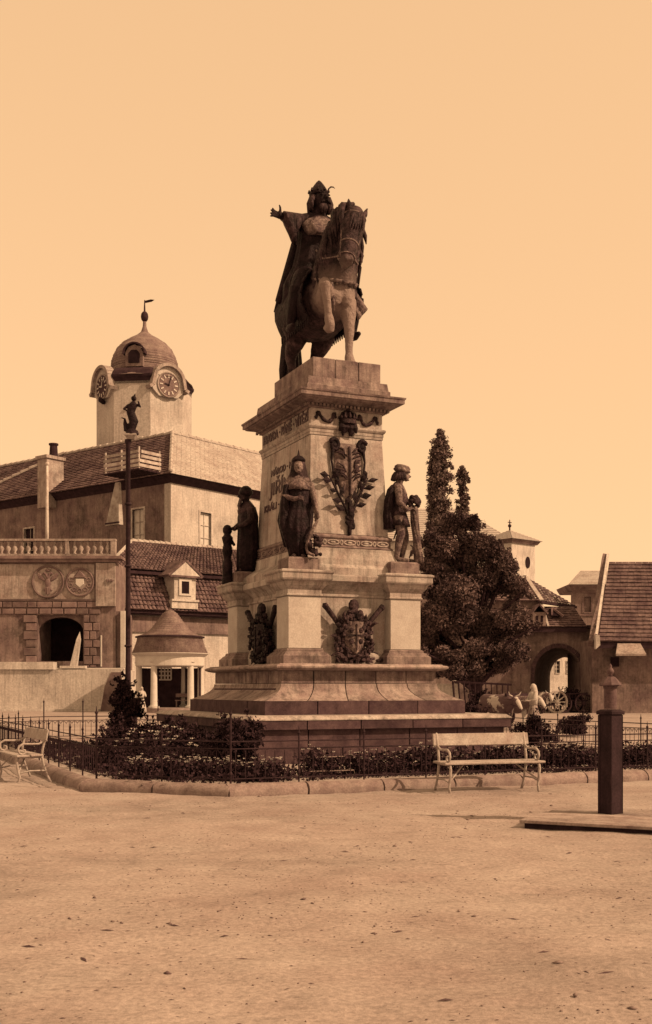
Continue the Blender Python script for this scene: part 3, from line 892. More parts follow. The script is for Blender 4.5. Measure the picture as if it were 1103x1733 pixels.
MB().box2((gx_(-160), -.15, gz_(1133.4)), (gx_(98), 1.2, gz_(1121))).build('parapet', M_plaster, tw)
bt = empty('broken_pilaster', 'pale leaning tapered stone shaft in front of the dark gatehouse opening', 'pilaster', (gx_(130), GY - .6, gz_(1131)))
MB().add([(-.35, -.2, 0), (.15, -.2, 0), (.15, .2, 0), (-.35, .2, 0), (.12, -.12, 2.0), (.42, -.12, 2.0), (.42, .12, 2.0), (.12, .12, 2.0), (.36, 0, 2.6)],
         [(0, 3, 2, 1), (0, 1, 5, 4), (1, 2, 6, 5), (2, 3, 7, 6), (3, 0, 4, 7), (4, 5, 8), (5, 6, 8), (6, 7, 8), (7, 4, 8)]).build('shaft', M_plaster, bt)
MB().box2((-1.0, -.3, -.02), (.8, .3, .16)).build('foot', M_plaster, bt)
fp = empty('flagpole', 'thin pale wooden flagpole rising above the gatehouse balustrade', 'flagpole', (xat(80, 83.5), 83.5, zat(925, 83.5)))
MB().tube([(0, 0, -.6), (0, 0, 5.9)], [.14, .09], 8).build('pole', M_wood, fp, smooth=True)
MB().ball((0, 0, 6.0), .16, 8).build('knob', M_wood, fp)

# ------------------------------------------------------------------ round garden pavilion
PY = 77.5
pv_ = empty('pavilion', 'round garden pavilion with white columns and bell shaped two tier shingle roof', 'pavilion', (xat(288, PY), PY, 0))
q = PY / F
zp = lambda py: zat(py, PY)
rr = lambda d: d * q
def courses(prof, k):
    out = []
    for i in range(len(prof) - 1):
        for j in range(k):
            t = j / k
            r_ = prof[i][0] * (1 - t) + prof[i + 1][0] * t; z_ = prof[i][1] * (1 - t) + prof[i + 1][1] * t
            out += [(r_ + .03, z_), (r_ + .035, z_ + .02), (r_ - .02, z_ + .021)]
    out.append(prof[-1])
    return out
MB().lathe(courses([(rr(63.5), zp(1106)), (rr(60), zp(1098)), (rr(56.5), zp(1088)), (rr(54), zp(1078))], 4), 40).build('lower_roof', M_shingle, pv_)
MB().lathe(courses([(rr(57), zp(1078)), (rr(49), zp(1075.5)), (rr(40), zp(1071.5)), (rr(33), zp(1066)), (rr(27), zp(1059)), (rr(22), zp(1052)), (rr(17), zp(1045)), (rr(12), zp(1038.5)), (rr(6), zp(1034)), (rr(1), zp(1032))], 2), 40).build('upper_roof', M_shingle, pv_)
MB().lathe([(rr(50), zp(1079)), (rr(58.5), zp(1079.5)), (rr(58.5), zp(1077.5)), (rr(50), zp(1076))], 40).build('roof_step', M_darkwood, pv_)
MB().lathe([(rr(57), zp(1128)), (rr(58), zp(1126.5)), (rr(58), zp(1112)), (rr(61), zp(1110)), (rr(65), zp(1107)), (rr(65), zp(1106)), (rr(50), zp(1105.5))], 40).build('entablature', M_white, pv_)
for a in (-168, -112.6, -41.5, 14, 70, 130):
    a = R(a)
    cx, cy = rr(52) * math.cos(a), rr(52) * math.sin(a)
    MB().lathe([(.36, 0), (.36, .12), (.28, .14), (.26, .2), (.23, .25), (.20, zp(1131)), (.27, zp(1130)), (.3, zp(1128.2))], 14, (cx, cy, .3)).build('column', M_white, pv_, smooth=True, angle=40)
MB().lathe([(rr(66), 0), (rr(66), .16), (rr(62), .16), (rr(62), .3)], 40).build('floor_step', M_kerb, pv_)
bk = MB()
for i, a in enumerate(np.linspace(R(15), R(165), 13)):
    bk.box((rr(50) * math.cos(a), rr(50) * math.sin(a), zp(1128) / 2 + .1), (.12, .62, zp(1128) - .4), rz=a)
bk.build('back_boarding', M_darkwood, pv_)
lw = MB(); 
wx0, wx1, wz0, wz1 = rr(-32), rr(-4), zp(1150), zp(1128.6)
for i in range(6):
    x = wx0 + (wx1 - wx0) * i / 5; lw.box2((x - .05, rr(44) - .05, wz0), (x + .05, rr(44) + .05, wz1))
for i in range(4):
    z = wz0 + (wz1 - wz0) * i / 3; lw.box2((wx0, rr(44) - .08, z - .05), (wx1, rr(44) + .08, z + .05))
lw.build('lattice_window', M_white, pv_)
bn = MB(); bn.box2((.2, 1.0, .75), (2.1, 1.45, .81)); bn.box2((.2, 1.4, 1.0), (2.1, 1.46, 1.25)); bn.box2((.25, 1.05, .3), (.33, 1.4, .75)); bn.box2((1.97, 1.05, .3), (2.05, 1.4, .75))
b_ = bn.build('garden_seat', M_rustic); b_.location = pv_.location
tag(b_, 'small plain wooden seat inside the round pavilion', 'seat')
# ------------------------------------------------------------------ church far behind on the right
CY = 150.0
cb = at(866, 1165, CY); cb.z = 0
chu = empty('church_tower', 'square pale church tower with small pyramid roof and one oval opening, beyond the big tree', 'tower', cb, R(40))
# local square turned so that a corner faces us
cs = 2.35
ez = zat(918, CY)
wt = MB().stack([(0, 2 * cs, 0, 2 * cs, 0), (0, 2 * cs, 0, 2 * cs, ez)])
wt.build('tower_wall', M_plaster, chu)
MB().stack([(-.25, 2 * cs + .25, -.25, 2 * cs + .25, ez), (-.55, 2 * cs + .55, -.55, 2 * cs + .55, ez + .45)]).build('eaves_cornice', M_oldplaster, chu)
pr = MB()
o_ = .7
k = 9
ap_ = (cs, cs, zat(902, CY) + .8)
for (a, b) in (((-o_, -o_), (2 * cs + o_, -o_)), ((2 * cs + o_, -o_), (2 * cs + o_, 2 * cs + o_)), ((2 * cs + o_, 2 * cs + o_), (-o_, 2 * cs + o_)), ((-o_, 2 * cs + o_), (-o_, -o_))):
    s_ = course_slope((*a, ez + .45), (*b, ez + .45), ap_, ap_, k, th=.08, width=.7)
    pr.add(s_.v, s_.f)
pr.build('roof', M_paleroof, chu)
fi = MB().tube([(cs, cs, ap_[2] - .2), (cs, cs, ap_[2] + 1.4)], [.12, .06], 6); fi.ball((cs, cs, ap_[2] + .6), .25, 8); fi.bar((cs - .35, cs, ap_[2] + 1.05), (cs + .35, cs, ap_[2] + 1.05), .1)
fi.build('finial', M_iron, chu)
op = MB(Matrix.Translation((3.2, -.03, zat(949, CY))) @ Matrix.Rotation(R(90), 4, 'X')).lathe([(.62, 0), (.62, .05), (.5, .06)], 18, sx=.75, sy=1.25).build('oval_opening', M_void, chu)
cr = empty('church_nave', 'large pale church roof sloping down to the right behind the poplars', 'church', (xat(800, 165), 165.0, 0))
z1, z2 = zat(848, 165), zat(912, 165)
MB().box2((-14, .5, 0), (5.6, 14, z2)).build('nave_wall', M_plaster, cr)
course_slope((-14, 0, z2 - .3), (6.0, 0, z2 - .3), (-1.2, 7, z1), (-14, 7, z1), 16, th=.08, width=.9).build('roof', M_paleroof, cr)
course_slope((6.0, 0, z2 - .3), (6.0, 14, z2 - .3), (-1.2, 7, z1), (-1.2, 7, z1), 16, th=.08, width=.9).build('roof', M_paleroof, cr)

# ------------------------------------------------------------------ arched gate building (right)
AY = 78.0
ag = empty('arch_gate', 'dark plastered gate building with wide arched passage and half hipped tile roof', 'gatehouse', (0, AY, 0))
ax = lambda px: xat(px, AY)
az = lambda py: zat(py, AY)
AX0, AX1 = ax(690), ax(1004)
def arch_poly(x0, x1, top, spring, xa, xb, ze):
    cx_, r_ = (xa + xb) / 2, (xb - xa) / 2
    p = [(x0, 0), (xa, 0), (xa, spring)]
    p += [(cx_ - r_ * math.cos(a), spring + (top - spring) * math.sin(a)) for a in np.linspace(0, math.pi, 15)[1:-1]]
    p += [(xb, spring), (xb, 0), (x1, 0), (x1, ze), (x0, ze)]
    return p
EA = az(1064)
MB().prism(arch_poly(AX0, AX1, az(1096), az(1140), ax(905), ax(986), EA), 0, .9).build('front_wall', M_oldplaster, ag)
# the dark ring of voussoirs round the arch, stone by stone
cx_, rz_ = (ax(905) + ax(986)) / 2, (ax(986) - ax(905)) / 2
sp, tp = az(1140), az(1096)
n_v = 15
for i in range(n_v):
    a0, a1 = math.pi * i / n_v + .012, math.pi * (i + 1) / n_v - .012
    pts = []
    for a, k in ((a0, 1.0), (a1, 1.0), (a1, 1.16), (a0, 1.16)):
        pts.append((cx_ - rz_ * k * math.cos(a), sp + (tp - sp) * k * math.sin(a)))
    MB().prism(pts, -.05 - random.uniform(0, .03), -.002).build('voussoir', M_dark, ag)
for i in range(5):
    h0 = sp * i / 5
    for xa, xb in ((ax(905) - .26, ax(905)), (ax(986), ax(986) + .26)):
        MB().box2((xa, -.05 - random.uniform(0, .03), h0 + .015), (xb, -.002, h0 + sp / 5 - .015)).build('voussoir', M_dark, ag)
# vaulted passage leading back through the building and its rear wall with a narrower opening
PD = 9.0
bx0, bx1 = xat(931, AY + PD), xat(986, AY + PD)
tn = MB()
ring0 = [(ax(905) + .02, 0), (ax(905) + .02, sp)] + [(cx_ - (rz_ - .02) * math.cos(a), sp + (tp - sp - .02) * math.sin(a)) for a in np.linspace(0, math.pi, 13)[1:-1]] + [(ax(986) - .02, sp), (ax(986) - .02, 0)]
cx2, rz2 = (bx0 + bx1) / 2, (bx1 - bx0) / 2
sp2, tp2 = zat(1146, AY + PD), zat(1112, AY + PD)
ring1 = [(bx0, 0), (bx0, sp2)] + [(cx2 - rz2 * math.cos(a), sp2 + (tp2 - sp2) * math.sin(a)) for a in np.linspace(0, math.pi, 13)[1:-1]] + [(bx1, sp2), (bx1, 0)]
m_ = len(ring0)
vs = [(x, .9, z) for x, z in ring0] + [(x, PD, z) for x, z in ring1]
vs += [(x + (.25 if x > cx_ else -.25), .9, z + .25) for x, z in ring0] + [(x + (.25 if x > cx2 else -.25), PD, z + .25) for x, z in ring1]
tn.add(vs, [(k, k + m_, k + m_ + 1, k + 1) for k in range(m_ - 1)] + [(k + 2 * m_, k + 2 * m_ + 1, k + 3 * m_ + 1, k + 3 * m_) for k in range(m_ - 1)])
tn.build('passage_vault', M_oldplaster, ag)
MB().prism(arch_poly(AX0, AX1 + 7.5, tp2, sp2, bx0, bx1, EA), PD, PD + .6).build('rear_wall', M_oldplaster, ag)
MB().box2((AX0, .9, 0), (AX0 + .5, PD, EA)).build('side_wall', M_oldplaster, ag)
MB().box2((AX0 - .3, -.45, EA), (AX1 + .1, .9, EA + .22)).build('eaves', M_darkwood, ag)
# lower roof slope, hipped end on the left, upper roof with hip
zl0, zl1 = EA + .1, az(1024)
def AP(px, py, y):
    p = at(px, py, AY + y); return (p.x, y, p.z)
zl1 = AP(917, 1024, 1.7)[2]
course_slope((AX0, -.6, zl0), AP(994, 1061, -.6), AP(971, 1027, 1.7), AP(690, 1024, 1.7), 11, th=.06, jag=.05, width=.3).build('lower_roof', M_tile, ag)
quad([(AX0, -.55, zl0 - .05), AP(994, 1062, -.55), AP(971, 1028.5, 1.7), AP(690, 1025.5, 1.7)], .3).build('roof_boarding', M_darkwood, ag)
zr = az(972)
x_a = ax(889)
course_slope(AP(800, 1017, .9), AP(917, 1017, .9), AP(890, 978, 6.0), AP(780, 978, 6.0), 13, th=.06, jag=.05, width=.3).build('upper_roof', M_tile, ag)
course_slope(AP(917, 1017, .9), AP(974, 1025.5, 3.2), AP(893, 979, 6.0), AP(890, 978, 6.0), 13, th=.06, jag=.04, width=.3).build('upper_roof', M_tile, ag)
MB().bar(AP(917, 1017, .9), AP(890.5, 977.5, 6.0), .28, .2).build('hip_tiles', M_tilelight, ag)
MB().bar(AP(914, 1019, .75), AP(974, 1028, 3.1), .3, .16).build('eaves_board', M_darkwood, ag)
MB().bar(AP(917, 1022, .9), AP(928, 1060, -.65), .14, .12).build('verge', M_wood, ag)
MB().box2((AX0, 1.3, zl1 - 1.6), (AP(915, 1017, 1.3)[0], 5.5, AP(915, 1015, .9)[2] + .05)).build('attic_wall', M_oldplaster, ag)
# triangular roof vent and the small dormer half hidden by the tree
tv = MB().add([(ax(934), -.05, az(1042)), (ax(952), -.05, az(1043)), (ax(936), .3, az(1029)), (ax(934), 1.3, az(1036)), (ax(952), 1.3, az(1036)), (ax(936), 1.4, az(1028))],
              [(0, 1, 2), (0, 3, 4, 1), (1, 4, 5, 2), (2, 5, 3, 0), (3, 5, 4)])
v_ = tv.build('roof_vent', M_void, ag)
MB().bar((ax(934), -.1, az(1042)), (ax(936), .25, az(1028.5)), .12).bar((ax(936), .25, az(1028.5)), (ax(953), -.1, az(1043)), .14).build('vent_frame', M_tile, v_)
sd_ = MB().box2((ax(899), -.7, az(1060)), (ax(921), 1.2, az(1037)))
s_d = sd_.build('dormer', M_oldplaster, ag)
MB().box2((ax(904), -.73, az(1056)), (ax(908), -.702, az(1043))).box2((ax(912), -.73, az(1056)), (ax(916), -.702, az(1043))).build('pane', M_void, s_d)
MB().bar((ax(909), .1, az(1024)), (ax(924), .1, az(1040)), .1, 1.9, up=(0, 1, 0)).bar((ax(909), .1, az(1024)), (ax(896), .1, az(1040)), .1, 1.9, up=(0, 1, 0)).build('dormer_roof', M_tile, s_d)
MB().tube([(ax(1001.5), -.15, 0), (ax(1001.5), -.15, EA - .1)], .09, 8).build('downpipe', M_iron, ag)
# sunlit house seen through the passage
fh = empty('courtyard_house', 'bright plastered house with paired windows seen through the arch', 'house', (xat(955, 112), 112.0, 0))
fh.rotation_euler = (0, 0, R(24))
wall_cells(14, 5.9, .5, [(-1.08, -.52, 3.1, 4.25), (.22, .78, 3.1, 4.25)], x0=-6).build('wall', M_plaster, fh)
for x in (-1.08, .22):
    window(fh, x, 3.1, .56, 1.15, M_plaster, M_void, (1, 2), 0, .3, .06)
quad([(-6.3, -.4, 5.9), (8.3, -.4, 5.9), (8.3, 3, 7.3), (-6.3, 3, 7.3)], .2).build('roof', M_tile, fh)

# ------------------------------------------------------------------ gabled house at the right edge
HY = 74.0
hx = lambda px: xat(px, HY)
hz = lambda py: zat(py, HY)
gr = empty('gabled_house', 'house with steep tiled roof and raised gable parapet at the right edge', 'house', (0, HY, 0))
ZE, ZR = hz(1086), zat(951, HY + 6)
hr_ = lambda px: xat(px, HY + 6)
X0, X1 = hx(1005), hx(1190)
dep = 7.0
MB().box2((X0, .4, 0), (X1, 8, ZE + .15)).build('wall', M_oldplaster, gr)
course_slope((X0 + .15, -.6, ZE), (X1, -.6, ZE - .1), (X1, dep - 1, ZR), (hr_(1031), dep - 1, ZR), 21, th=.09, jag=.03, width=.45).build('roof', M_tile, gr)
quad([(X0 + .1, -.55, ZE - .08), (X1, -.55, ZE - .15), (X1, dep - 1, ZR - .1), (hr_(1031), dep - 1, ZR - .1)], .35).build('roof_boarding', M_darkwood, gr)
# stepped-back parapet running up the gable
MB().bar((X0 + .02, -.6, ZE + .35), (hr_(1028), dep - 1.1, ZR + .45), .3, .16, up=(1, 0, 0)).build('gable_parapet', M_plaster, gr)
MB().bar((X0 - .12, .4, ZE - .1), (hr_(1023.5), dep - .9, ZR + .4), .5, .26, up=(1, 0, 0)).build('gable_parapet', M_oldplaster, gr)
MB().prism([(X0 - .02, ZE - .5), (X0 + .25, ZE - .25), (X0 + .2, ZE + .4), (X0 - .06, ZE + .4)], -.75, -.3).build('corbel', M_plaster, gr)
# awning and openings under the eaves
quad([(hx(1030), -1.9, hz(1108)), (hx(1080), -1.9, hz(1108)), (hx(1080), -.05, hz(1082)), (hx(1046), -.05, hz(1082))], .12).build('porch_roof', M_oldstone, gr)
MB().box2((hx(1036), .3, hz(1128)), (hx(1050), .39, hz(1112))).build('opening', M_void, gr)
bh = empty('eaved_house', 'dark plastered house with broad eaves between the arch gate and the steep gable', 'house', (xat(962, 128), 128.0, 0))
bx = lambda px: xat(px, 128) - xat(962, 128)
bz = lambda py: zat(py, 128)
wall_cells(bx(1060) - bx(968), bz(1000), .5, [(bx(988), bx(1000), bz(1036), bz(1010))], x0=bx(968)).build('wall', M_oldplaster, bh)
window(bh, bx(988), bz(1036), bx(1000) - bx(988), bz(1010) - bz(1036), M_oldplaster, M_rustic, (1, 2), 0, .3, .15)
MB().stack([(bx(966), bx(1060), -.3, 6, bz(1000)), (bx(962), bx(1060), -.7, 6, bz(994)), (bx(960), bx(1060), -.9, 6, bz(990))]).build('eaves_cornice', M_oldplaster, bh)
course_slope((bx(960), -.9, bz(990) + .02), (bx(1070), -.9, bz(990) + .02), (bx(1070), 5, bz(958)), (bx(1000), 5, bz(958)), 10, th=.06, width=.5).build('roof', M_tilelight, bh)
MB().box2((bx(968), -.12, bz(1003)), (bx(1060), -.002, bz(1000))).box2((bx(968), -.1, bz(1042)), (bx(1060), -.002, bz(1039.5))).build('string_course', M_rustic, bh)

# low light wall between monument and cart
lw_ = MB().box2((0, 0, 0), (xat(779, 62) - xat(600, 62), .5, zat(1157, 62))).build('garden_wall', M_plaster)
lw_.location = (xat(600, 62), 62.0, 0)
tag(lw_, 'low pale plastered wall running behind the monument beside the hay cart', 'wall')

# ------------------------------------------------------------------ trees
def poplar(px, Y, top, w, label, seed, n=15000, tip=0.0, kk=7):
    rg = np.random.default_rng(seed)
    x0 = xat(px, Y)
    r = empty('poplar_tree', label, 'tree', (x0, Y, 0), group='poplars behind the round tree')
    MB().tube([(0, 0, 0), (.1, 0, top * .3), (0, .05, top * .65), (tip, 0, top * .98)], [.42, .3, .15, .03], 10).build('trunk', M_trunk, r, smooth=True)
    lm = MB()
    cs_, rs_ = [], []
    for k in range(520):
        t = 1 - .87 * rg.uniform(0.005, 1) ** 1.25
        env = w * min(1, max(.0, (1 - t)) * kk) ** .62 * (.86 + .14 * math.sin(t * 9 + seed))
        a = rg.uniform(0, 6.28); q_ = rg.uniform(.1, .85) * env
        c_ = (q_ * math.cos(a) + tip * t, q_ * math.sin(a), t * top)
        cs_.append(c_); rs_.append(rg.uniform(.18, .34) * w * (.5 + .5 * min(1, (1 - t) * 5)) + .06)
        if k % 4 == 0: lm.tube([(tip * t * .8, 0, max(.5, c_[2] - 2.2)), c_], [.06, .02], 5)
    lm.build('limbs', M_trunk, r)
    pts = clumpy(cs_, rs_, n, rg, .25)
    v_, f_ = leaves(pts, .24, rg)
    npmesh('crown', v_, f_, M_leaf2, r)
    return r
poplar(735, 92, zat(729, 92), 1.4, 'tall broad poplar with a pointed leaning tip behind the statue of the youth', 11, 34000, .5, 8)
poplar(783, 98, zat(789, 98), .72, 'slender shorter poplar to the right of the tall broad poplar', 12, 17000, .0, 22)
poplar(762, 95, zat(880, 95), .9, 'lowest poplar, bushy and half hidden between the two tall ones', 13, 9000, .0)

BY = 62.0
bt_ = empty('broad_tree', 'large dense dark broadleaf tree behind the monument in front of the arch gate', 'tree', (xat(805, BY), BY, 0))
rg = np.random.default_rng(5)
outl = [(720, 960, 24), (715, 1000, 30), (722, 1060, 34), (740, 905, 26), (765, 890, 22), (790, 885, 20), (760, 930, 38), (800, 925, 36), (800, 888, 18), (835, 925, 26), (770, 985, 52), (830, 985, 48), (865, 950, 22), (868, 990, 30), (885, 1010, 20),
        (760, 1050, 50), (820, 1055, 52), (870, 1050, 38), (893, 1060, 14), (800, 1110, 40), (750, 1105, 34), (850, 1105, 30), (875, 1095, 22), (740, 1130, 22), (770, 1140, 20), (830, 1130, 22), (720, 1112, 26), (760, 1128, 26), (805, 1128, 28), (850, 1122, 24), (880, 1108, 16), (730, 1085, 30), (700, 1085, 20), (693, 1040, 22), (702, 930, 16), (860, 915, 10)]
cs_, rs_ = [], []
for (px, py, rad) in outl:
    for k in range(5):
        Yk = BY + rg.normal() * 1.1
        p_ = at(px + rg.normal() * rad * .32, py + rg.normal() * rad * .32, BY)
        cs_.append((p_.x - bt_.location.x, Yk - BY, p_.z)); rs_.append(rad / F * BY * rg.uniform(.42, .72))
pts = clumpy(cs_, rs_, 150000, rg, shell=.55)
pts = pts[pts[:, 2] > .7]
# the crown's right shoulder falls away
ppx = XC + F * (pts[:, 0] + bt_.location.x) / (pts[:, 1] + BY); ppy = YH - F * (pts[:, 2] - H) / (pts[:, 1] + BY)
lim = np.interp(ppx, [690, 712, 760, 800, 822, 850, 868, 884, 900, 915], [960, 890, 868, 866, 898, 925, 946, 978, 1008, 1060]) + 6 * np.sin(ppx * .45) + 5 * rg.normal(size=len(ppx))
pts = pts[ppy > lim]
v_, f_ = leaves(pts, .165, rg)
npmesh('crown', v_, f_, M_leaf, bt_)
MB().tube([(0, 0, 0), (.1, 0, 1.6), (-.05, 0, 3.2), (0, 0, 5.5)], [.38, .28, .24, .12], 10).build('trunk', M_trunk, bt_, smooth=True)
lm = MB()
for k in range(0, len(cs_), 4):
    b = Vector(cs_[k]); lm.tube([(0, 0, min(5, max(1.4, b.z * .5))), tuple((Vector((0, 0, b.z * .62)) + b) / 2), tuple(b)], [.13, .08, .03], 6)
lm.build('limbs', M_trunk, bt_)
# ------------------------------------------------------------------ the monument's pedestal
TH = R(23.2)
MC = Vector((-.145, 26.77, 0))
MU = Vector((math.cos(TH), math.sin(TH), 0)); MV = Vector((-math.sin(TH), math.cos(TH), 0))
mon = empty('monument_pedestal', 'tall stepped sandstone pedestal with corner piers, shields, garlands and carved inscription carrying the rider', 'monument', MC, TH)

def seg_ring(a, b, z0, z1, n_f, n_s, name, m, out=.0, inset=.5, flare=None, jit=.008):
    """the four sides of a course laid as separate stones; flare gives (a1,b1) at the foot"""
    a1, b1 = flare if flare else (a, b)
    for s in (-1, 1):
        for i in range(n_f):          # front and back
            x0, x1 = -1 + 2 * i / n_f, -1 + 2 * (i + 1) / n_f
            g = .012
            j = random.uniform(0, jit)
            pts = []
            for x, ge in ((x0, g), (x1, -g)):
                e0 = 0 if abs(x) == 1 else ge
                pts.append((x * a1 + e0, x * a + e0))
            stone_piece(pts, s, b1 + j, b + j, z0, z1, inset, False, name, m, flare is not None)
        for i in range(n_s):
            y0, y1 = -1 + 2 * i / n_s, -1 + 2 * (i + 1) / n_s
            j = random.uniform(0, jit)
            g = .012
            pts = []
            for y, ge in ((y0, g), (y1, -g)):
                e1 = ge
                pts.append((y * (b1 - (.0 if abs(y) < 1 else .004)) + e1 * (0 if abs(y) == 1 else 1), y * (b - (.0 if abs(y) < 1 else .004)) + e1 * (0 if abs(y) == 1 else 1)))
            stone_piece(pts, s, a1 + j, a + j, z0, z1, inset, True, name, m, flare is not None)

def stone_piece(pts, s, d1, d0, z0, z1, inset, side, name, m, curved):
    """pts: ((at foot, at head), (at foot, at head)) along the face; d1, d0: distance of foot and head from the centre"""
    K = 6 if curved else 1
    (p1, p0), (q1, q0) = pts
    prof = []
    for k in range(K + 1):
        t = k / K
        c = t if not curved else (1 - math.cos(t * math.pi / 2)) * .75 + t * .25   # hollow flare
        z = z0 + (z1 - z0) * t
        w = 1 - t if not curved else (1 - t) ** 2.2
        prof.append((d0 + (d1 - d0) * w, z, w))
    vs = []
    for d, z, w in prof:
        for e0, e1 in ((p0, p1), (q0, q1)):
            vs.append((e0 + (e1 - e0) * w, d, z))
    for d, z, w in prof:
        for e0, e1 in ((p0, p1), (q0, q1)):
            x = e0 + (e1 - e0) * w
            lim = (d - inset) / d
            vs.append((x * lim if abs(abs(x) - (abs(e0) if w == 0 else abs(x))) < 1 else x, d - inset, z))
    n = len(prof)
    fs = []
    for k in range(n - 1):
        a = 2 * k
        fs.append((a, a + 1, a + 3, a + 2))
        b = a + 2 * n
        fs.append((b, b + 2, b + 3, b + 1)); fs.append((a, a + 2, b + 2, b)); fs.append((a + 1, b + 1, b + 3, a + 3))
    t_ = 2 * (n - 1); fs.append((t_, t_ + 1, t_ + 1 + 2 * n, t_ + 2 * n)); fs.append((0, 2 * n, 2 * n + 1, 1))
    out = []
    for x, d, z in vs:
        out.append((s * d, x, z) if side else (x, s * d, z))
    o = MB().add(out, fs).build(name, m, mon)
    bm = bmesh.new(); bm.from_mesh(o.data); bmesh.ops.recalc_face_normals(bm, faces=bm.faces); bm.to_mesh(o.data); bm.free()
    return o

# foundation course and the big step (z 0 .. 1.05)
MB().stack([(2.6, 3.2, 0), (2.6, 3.2, .78)]).build('core', M_dark, mon)
seg_ring(2.84, 3.44, .0, .40, 6, 7, 'foundation_stone', M_dark)
seg_ring(2.84, 3.44, .405, .78, 5, 6, 'foundation_stone', M_dark)
seg_ring(2.95, 3.55, .785, .962, 5, 6, 'step_riser', M_dark)
MB().stack([(2.97, 3.57, .965), (2.97, 3.57, .985), (2.88, 3.48, 1.05), (2.0, 2.4, 1.051)]).build('step_tread', M_stone, mon)
# plinth, flaring apron stones, die and torus
seg_ring(2.34, 2.66, 1.052, 1.336, 4, 5, 'plinth_stone', M_dark)
MB().stack([(1.9, 2.1, 1.06), (1.9, 2.1, 1.60)]).build('core', M_dark, mon)
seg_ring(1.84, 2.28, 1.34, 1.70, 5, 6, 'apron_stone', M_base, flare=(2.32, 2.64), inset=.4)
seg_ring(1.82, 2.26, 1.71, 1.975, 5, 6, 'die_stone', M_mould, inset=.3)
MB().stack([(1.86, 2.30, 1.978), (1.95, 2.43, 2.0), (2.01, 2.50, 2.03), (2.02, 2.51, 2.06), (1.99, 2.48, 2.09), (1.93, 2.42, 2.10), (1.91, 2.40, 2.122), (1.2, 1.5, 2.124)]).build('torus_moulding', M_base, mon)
# body between the piers
PA, PB = 1.58, 2.02
MB().stack([(1.36, 1.84, 2.126), (1.36, 1.84, 2.30), (1.30, 1.76, 2.42), (1.28, 1.74, 2.44), (1.28, 1.74, 3.58), (1.31, 1.77, 3.60), (1.31, 1.77, 3.64), (1.28, 1.74, 3.66), (1.28, 1.74, 3.72), (1.36, 1.84, 3.82), (1.44, 1.92, 3.88), (1.50, 1.98, 3.92), (1.50, 1.98, 4.03), (1.46, 1.94, 4.06)]).build('lower_die', M_stone, mon)
for sx in (-1, 1):
    for sy in (-1, 1):
        pw, pd_ = .375, .34
        cxp, cyp = sx * (PA - pw), sy * (PB - pd_)
        def ST(l):
            return [(cxp - pw - d, cxp + pw + d, cyp - pd_ - d, cyp + pd_ + d, z) for d, z in l]
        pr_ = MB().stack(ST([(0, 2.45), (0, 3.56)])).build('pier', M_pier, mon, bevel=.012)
        MB().stack(ST([(.17, 2.127), (.17, 2.29), (.14, 2.31), (.10, 2.36), (.05, 2.39), (.05, 2.42), (.02, 2.448)])).build('pier_base', M_mould, pr_)
        MB().stack(ST([(.012, 3.563), (.035, 3.575), (.035, 3.60), (.012, 3.615), (.012, 3.70), (.05, 3.74), (.10, 3.80), (.12, 3.86), (.185, 3.90), (.20, 3.93), (.20, 4.03), (.225, 4.06), (.225, 4.09), (.18, 4.115)])).build('pier_cap', M_stone, pr_)
        MB().stack(ST([(-.02, 4.117), (-.02, 4.36), (-.06, 4.40)])).build('figure_base', M_mould, pr_)
# weathered slope up to the shaft
MB().stack([(1.40, 1.86, 4.062), (1.40, 1.86, 4.22), (1.30, 1.78, 4.30), (1.10, 1.78, 4.42), (1.07, 1.74, 4.60), (1.07, 1.74, 4.66)]).build('weathering', M_stone, mon)
MB().stack([(1.04, 1.71, 4.662), (1.06, 1.73, 4.68), (1.04, 1.71, 4.70), (1.00, 1.69, 4.72), (1.00, 1.69, 4.86), (1.03, 1.72, 4.89), (1.03, 1.72, 4.92), (.98, 1.69, 4.95), (.957, 1.66, 4.97)]).build('band_moulding', M_mould, mon)
# carved guilloche on the band
for sy in (-1, 1):
    g = MB()
    for k in range(5):
        x = -.8 + k * .4
        g.tube([(x + .14 * math.cos(a), sy * 1.695, 4.79 + .05 * math.sin(a)) for a in np.linspace(0, 2 * math.pi, 13)], .018, 6, cap=False)
        g.ball((x, sy * 1.69, 4.79), (.07, .025, .03), 8)
        if k < 4: g.tube([(x + .2 + .03 * math.cos(a), sy * 1.695, 4.79 + .05 * math.sin(a)) for a in np.linspace(0, 2 * math.pi, 9)], .016, 6, cap=False)
    g.build('carved_band', M_stone, mon, smooth=True)
for sx in (-1, 1):
    g = MB()
    for k in range(8):
        y = -1.4 + k * .4
        g.tube([(sx * 1.005, y + .14 * math.cos(a), 4.79 + .05 * math.sin(a)) for a in np.linspace(0, 2 * math.pi, 13)], .018, 6, cap=False)
        g.ball((sx * 1.0, y, 4.79), (.025, .07, .03), 8)
    g.build('carved_band', M_mould, mon, smooth=True)
